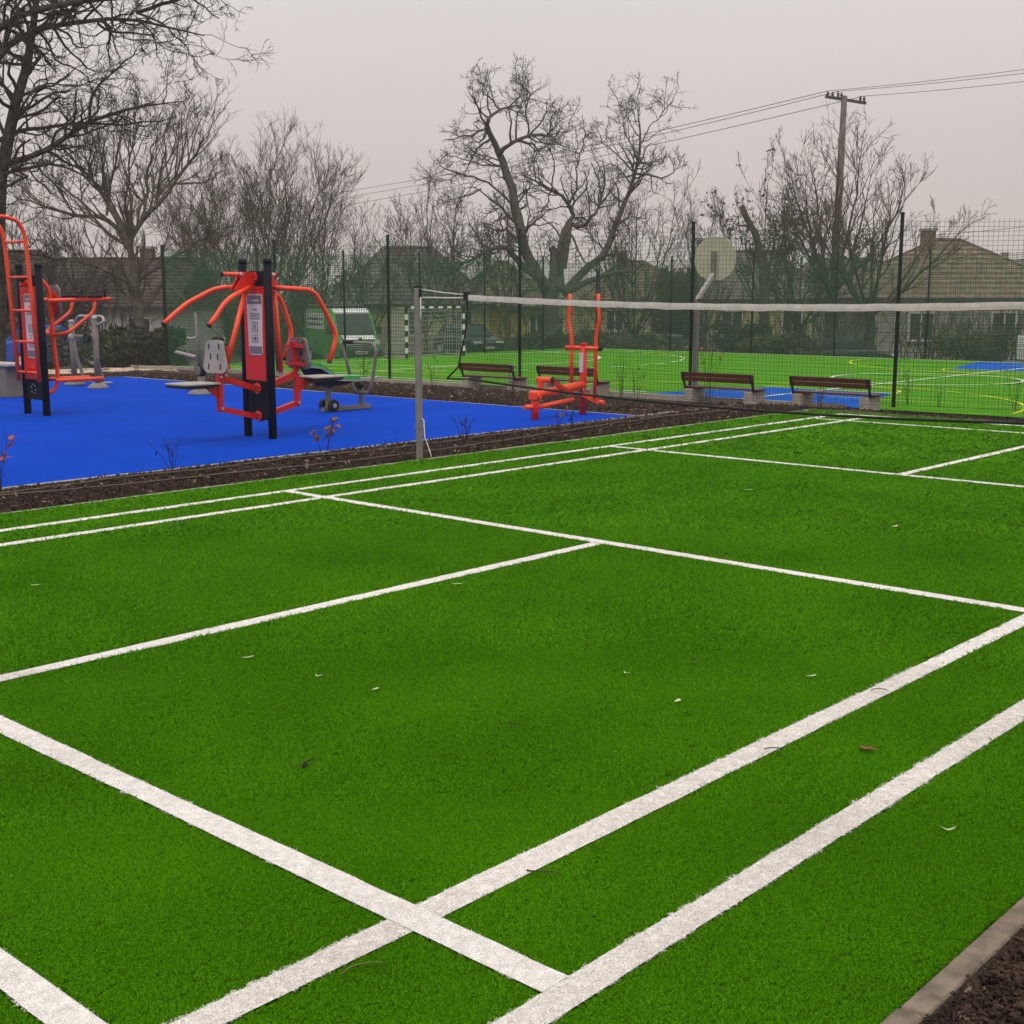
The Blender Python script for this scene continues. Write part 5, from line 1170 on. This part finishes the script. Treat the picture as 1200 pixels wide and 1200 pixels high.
def car(label, u, d, head, paint, dz=0.0, suv=0.0):
    b, tf = placed(u, d, head, dz); c = thing('parked_car', label, 'car', b, 'cars parked beyond the fences')
    k_ = suv
    loft([body_section(-2.05, .78, .35, .80+k_, .10), body_section(-1.95, .84, .28, .93+k_, .10), body_section(-1.0, .87, .25, .96+k_, .08), body_section(.9, .87, .25, .95+k_, .08), body_section(1.75, .84, .26, .80+k_, .10), body_section(2.05, .74, .34, .64+k_, .10)]).xform(tf).build('body', M[paint], c)
    gl = loft([body_section(-1.75, .70, .93+k_, 1.0+k_, .03, .9), body_section(-1.25, .72, .93+k_, 1.40+k_, .10, .78), body_section(.15, .72, .93+k_, 1.45+k_, .10, .80), body_section(.95, .70, .92+k_, .98+k_, .03, .9)]).xform(tf).build('cabin_glass', M['glass'], c)
    loft([body_section(-1.3, .62, 1.36+k_, 1.42+k_, .02, .9), body_section(-.6, .64, 1.40+k_, 1.49+k_, .03, .85), body_section(.2, .62, 1.40+k_, 1.47+k_, .03, .85)]).xform(tf).build('roof', M[paint], c)
    pp_ = MB()
    for s in (-1, 1):
        for p, q in (((.92, .70, .96), (.2, .64, 1.43)), ((-.45, .725, .96), (-.45, .66, 1.43)), ((-1.72, .70, .97), (-1.25, .64, 1.40))): pp_.bar((p[0], s*p[1], p[2]+k_), (q[0], s*q[1], q[2]+k_), .07, .06)
        MB().box((1.93, s*.56, .66+k_), (.20, .34, .14), 0, .03).xform(tf).build('headlight', M['lamp'], c)
        MB().box((-2.0, s*.60, .74+k_), (.12, .28, .16), 0, .03).xform(tf).build('tail_light', M['red'], c)
        wheel(c, 1.28, s*.78, .31, .31, .2, tf); wheel(c, -1.25, s*.78, .31, .31, .2, tf)
    pp_.xform(tf).build('pillar', M[paint], c); MB().box((2.06, 0, .45), (.06, .5, .11)).xform(tf).build('number_plate', M['sign'], c)
    return c
side = math.atan2(RT[1], RT[0])
car('blue car parked on the street, seen between the ladder and the grey walker', 66, 49, side+.35, 'cblue', .12, .12)
car('blue car cut off by the left picture edge behind the tree trunk', -12, 50, side+.2, 'cblue', .2, .12)
car('dark green car parked right of the goal behind the fence', 549, 59, hd_+.1, 'cdark', .1)
car('grey car parked behind the thicket left of the hoop', 772, 70, side+2.9, 'cgrey', -.35)
car('black car parked behind the far fence beside the right hand fence post', 992, 59, side+.15, 'cdark', -.2)
car('grey car half hidden by hedges, left of the black car', 900, 62, side+.1, 'cgrey', -.2)
# trailer at the right edge
tb_, tf = placed(1222, 53, side+.2); tr = thing('trailer', 'white box trailer with a jockey wheel at the right picture edge', 'trailer', tb_)
MB().box((0, 0, 1.05), (1.7, 1.2, 1.0), 0, .04).xform(tf).build('box', M['vwhite'], tr)
MB().bar((-.85, 0, .5), (-1.7, 0, .5), .08, .08).xform(tf).build('drawbar', M['galv'], tr); MB().tube([(-1.5, .05, .7), (-1.5, .05, .2)], .03, 8).xform(tf).build('jockey_stem', M['galv'], tr)
wheel(tr, 0, .68, .3, .3, .18, tf); wheel(tr, 0, -.68, .3, .3, .18, tf); wheel(tr, -1.5, 0, .12, .11, .06, tf)

# ================================================================== PLANTS AND LITTER
def sapling(name, label, loc, hh, stems, nl, m, seed, lsize=.05, spread=.35, wl=.6, group=None):
    r = np.random.default_rng(seed); b = np.array(loc, float); t = thing(name, label, 'plant', b, group); S_ = []
    for k_ in range(stems):
        a = r.uniform(0, 6.28); s = spread*r.uniform(.2, 1)*hh; z = hh*r.uniform(.65, 1.0)
        S_.append([b+np.array([math.cos(a)*.02, math.sin(a)*.02, -.02]), b+np.array([math.cos(a)*s*.35, math.sin(a)*s*.35, z*.4]), b+np.array([math.cos(a)*s*.6, math.sin(a)*s*.6, z*.7]), b+np.array([math.cos(a)*s, math.sin(a)*s, z])])
    S_ = np.array(S_)+r.normal(0, .006, (stems, 4, 3)); R_ = np.broadcast_to(np.linspace(.0036, .0016, 4), (stems, 4)); tw = grow(S_, R_, 3, .3, .7, .1, .15, 3, r, .3, .0018, 1, .02)
    V, F = join([tubes(S_, R_, 5), tubes(tw[0], tw[1], 3)]); fast_obj('stem', V, F, M['twig'], t)
    for k_ in range(nl):
        s = S_[r.integers(0, stems)]; f = r.uniform(wl, 1.0); i = min(2, int(f*3)); w = f*3-i; p = s[i]*(1-w)+s[i+1]*w+r.normal(0, .012, 3)
        d = r.normal(0, 1, 3); d[2] -= .4; d /= np.linalg.norm(d); c = np.cross(d, r.normal(0, 1, 3)); c /= np.linalg.norm(c); n_ = np.cross(d, c); l = lsize*r.uniform(.6, 1.3)
        MB().add([p, p+d*l*.35+c*l*.24+n_*l*.05, p+d*l*.35-c*l*.24+n_*l*.05, p+d*l*.75+c*l*.2-n_*l*.06, p+d*l*.75-c*l*.2-n_*l*.06, p+d*l-n_*l*.16, p+d*l*.55], [(0, 1, 6), (0, 6, 2), (1, 3, 6), (2, 6, 4), (3, 5, 6), (4, 6, 5)]).build('leaf', m, t)
    return t
def bed(u, v): q_ = hit(u, v); return (q_[0], q_[1], float(ground_z(q_[0], q_[1])))
sapling('withered_plant', 'withered rust brown plant in the mulch, in front of the press machine', bed(381, 543), .46, 4, 38, M['leafbrown'], 1, .052)
sapling('bare_seedling', 'bare seedling in the mulch just left of the press machine posts', bed(203, 551), .30, 6, 6, M['leaf'], 2, .035, .9)
sapling('bare_seedling', 'bare seedling in the mulch right of the net post', bed(545, 519), .30, 8, 6, M['leaf'], 3, .04, .8)
sapling('withered_plant', 'orange leaved plant cut by the left edge, in the mulch', bed(-2, 578), .42, 3, 10, M['leafred'], 4, .08)
sapling('withered_plant', 'dry spindly plant in front of the orange leg press', bed(655, 505), .32, 4, 9, M['leafbrown'], 5, .05)
sapling('bare_seedling', 'dark spindly seedling just right of the dry plant by the leg press', bed(668, 503), .26, 3, 4, M['leaf'], 15, .04)
kp = [(508, 462, 'dry weed clump at the pitch kerb, right of the net post', .75), (600, 470, 'dry weeds in front of the bench behind the net cord', .6), (745, 474, 'dry weeds between the leg press bench and the hoop bench', .9), (728, 470, 'thin dry stalk at the kerb left of the hoop', .9), (830, 478, 'red tinged weed in front of the bench by the hoop', 1.0),
      (1064, 476, 'dry stalks beside the right hand fence post', .9), (1100, 478, 'pale dry grass tuft at the pitch edge, right of the fence post', .55), (1188, 482, 'tangled dry weed at the right picture edge by the pitch', .85), (425, 462, 'dry weeds at the kerb right of the green rowing seat', .8), (160, 440, 'dry weeds in the bed below the sand path', .7), (960, 482, 'low weeds under the rightmost bench', .35)]
for i, (u, v, lb, hh) in enumerate(kp):
    sapling('dry_weed', lb, bed(u, v), hh, 9 if i % 2 else 6, 10, M['leafbrown'] if i != 4 else M['leafred'], 20+i, .05, .25, .3, 'dry weeds along the beds')

# irrigation hoses on the mulch
def hose(label, pts, seed):
    r = np.random.default_rng(seed); P = resample(pts, 60); P[:, 1] += np.convolve(r.normal(0, 1, 75), np.ones(16)/16, 'valid')*.10; P[:, 2] = .022+np.abs(np.convolve(r.normal(0, 1, 69), np.ones(10)/10, 'valid'))*.03
    tag(MB().tube([tuple(p) for p in P], .0085, 6).build('irrigation_hose', M['hose']), label, 'hose', 'irrigation hoses in the mulch')
hose('brown irrigation hose lying on the mulch beside the green turf', [(-5.5, 7.42, 0), (-3.15, 7.36, 0), (-2.5, 7.18, 0), (-1.5, 7.11, 0), (-.4, 7.0, 0), (.6, 7.05, 0), (1.72, 7.15, 0), (3.2, 7.3, 0), (4.6, 7.45, 0), (6.4, 7.3, 0)], 1)
hose('second brown hose on the mulch, closer to the blue rubber edge', [(-5.5, 7.05, 0), (-3.6, 7.5, 0), (-1.4, 7.5, 0), (.5, 7.45, 0), (2.5, 7.55, 0), (5, 7.6, 0)], 2)
q = hit(360, 552); tag(MB().tube([(q[0], q[1], -.03), (q[0], q[1], .075)], .012, 8).lathe((q[0], q[1], .07), [(.016, 0), (.016, .02), (.01, .024)], 8).build('hose_peg', M['grey']), 'small grey peg holding the hose in the mulch', 'peg')

# fallen leaves and twigs on the turf
def curled(u, v, ln, wd, rz, m, label, curl=.35, name='fallen_leaf'):
    q_ = hit(u, v); z0 = .014; nn = 9; mb = MB(); V = []; F = []
    for i in range(nn):
        f = i/(nn-1); w = wd*math.sin(math.pi*min(1, f*.92+.06))**.8; bx = ln*(f-.5); by = curl*ln*(f-.5)**2*2; zz = z0+ln*.16*abs(f-.4)*2*curl
        for s in (-1, 0, 1): V.append((bx, by+s*w/2, zz+abs(s)*w*.25))
    for i in range(nn-1):
        for s in range(2): F.append((i*3+s, i*3+s+1, i*3+s+4, i*3+s+3))
    cs, sn = math.cos(rz), math.sin(rz); mb.add([(q_[0]+x*cs-y*sn, q_[1]+x*sn+y*cs, z) for x, y, z in V], F, True)
    o = mb.build(name, m); tag(o, label, 'leaf', 'leaves and twigs fallen on the court'); return o
def twig(u, v, ln, rz, label, m='twig', r=.0018):
    q_ = hit(u, v); cs, sn = math.cos(rz), math.sin(rz)
    pts = [(q_[0]+cs*ln*(f-.5)+sn*.012*math.sin(f*5), q_[1]+sn*ln*(f-.5)+cs*.012*math.sin(f*4), .016+.006*math.sin(f*3)) for f in np.linspace(0, 1, 7)]
    mb = MB().tube(pts, [r*1.3, r*.6], 5); p = np.array(pts[3]); mb.tube([p, p+np.array([cs*.03+sn*.015, sn*.03-cs*.015, .004])], r*.7, 4); o = mb.build('twig', M[m]); tag(o, label, 'twig', 'leaves and twigs fallen on the court')
vr = sq                                        # along the picture's horizontal
curled(292, 776, .055, .012, vr+.5, M['leafpale'], 'thin pale leaf on the turf below the left centre line')
curled(373, 798, .032, .012, vr-.2, M['leafpale'], 'tiny pale curled leaf, between two others left of the picture centre', .9)
curled(441, 813, .034, .014, vr+.9, M['leafpale'], 'small pale leaf below the picture centre, left of the singles line')
curled(733, 794, .030, .010, vr-.8, M['leafpale'], 'tiny pale leaf above the larger pale leaf right of centre', .8)
curled(795, 827, .042, .017, vr+1.1, M['leafpale'], 'bright pale leaf on the turf just above the singles sideline')
curled(952, 797, .048, .012, vr+.4, M['leafpale'], 'slim pale leaf close to the singles sideline at right')
curled(1015, 885, .060, .026, vr-.7, M['leafbrown'], 'orange brown leaf lying between the two right sidelines', .5)
curled(1112, 982, .042, .009, vr-.1, M['leafpale'], 'pale curled leaf near the bottom right, outside the doubles sideline', .8)
curled(536, 688, .060, .012, vr+.1, M['leafpale'], 'thin pale leaf below the T where the centre line meets the cross line')
curled(1050, 620, .075, .022, vr+.8, M['leafpale'], 'pale leaf beyond the short cross line at the right')
curled(878, 577, .07, .02, vr, M['leafpale'], 'distant pale leaf on the turf under the net')
curled(980, 612, .07, .018, vr+.2, M['leafolive'], 'olive leaf on the turf, left of the pale leaf at right')
curled(42, 690, .05, .012, vr+.2, M['leafpale'], 'pale leaf near the left edge above the centre line')
curled(815, 782, .03, .016, vr, M['leafolive'], 'small olive leaf above the bright pale leaf')
twig(358, 905, .022, vr+1.2, 'dark twig crumb on the turf in the left service court', r=.004)
twig(636, 1031, .085, vr-.35, 'dry grass sprig beside the near singles sideline', 'leafolive', .0022)
twig(603, 855, .05, vr-1.0, 'hair thin twig on the turf in the middle of the court')
twig(1029, 815, .05, vr, 'thin dark twig lying across the singles sideline at right')
twig(905, 884, .05, vr+.05, 'thin dark twig at the lower edge of the singles sideline')
twig(425, 1145, .10, vr+.55, 'long dry stalk along the lower edge of the near singles sideline', 'leafolive', .0022)

# ================================================================== MIST
HAZE = 0.0011
if HAZE:
    hz = MB().box((50, 50, 14), (520, 520, 40)).build('haze', mat('unused', (.5, .5, .5)))
    hm = bpy.data.materials.new('mist'); hm.use_nodes = True; n_ = hm.node_tree; n_.nodes.clear()
    o_ = n_.nodes.new('ShaderNodeOutputMaterial'); pv = n_.nodes.new('ShaderNodeVolumePrincipled'); n_.links.new(pv.outputs[0], o_.inputs['Volume'])
    pv.inputs['Color'].default_value = (.92, .90, .88, 1); pv.inputs['Density'].default_value = HAZE
    hz.data.materials.clear(); hz.data.materials.append(hm); hz['kind'] = 'stuff'
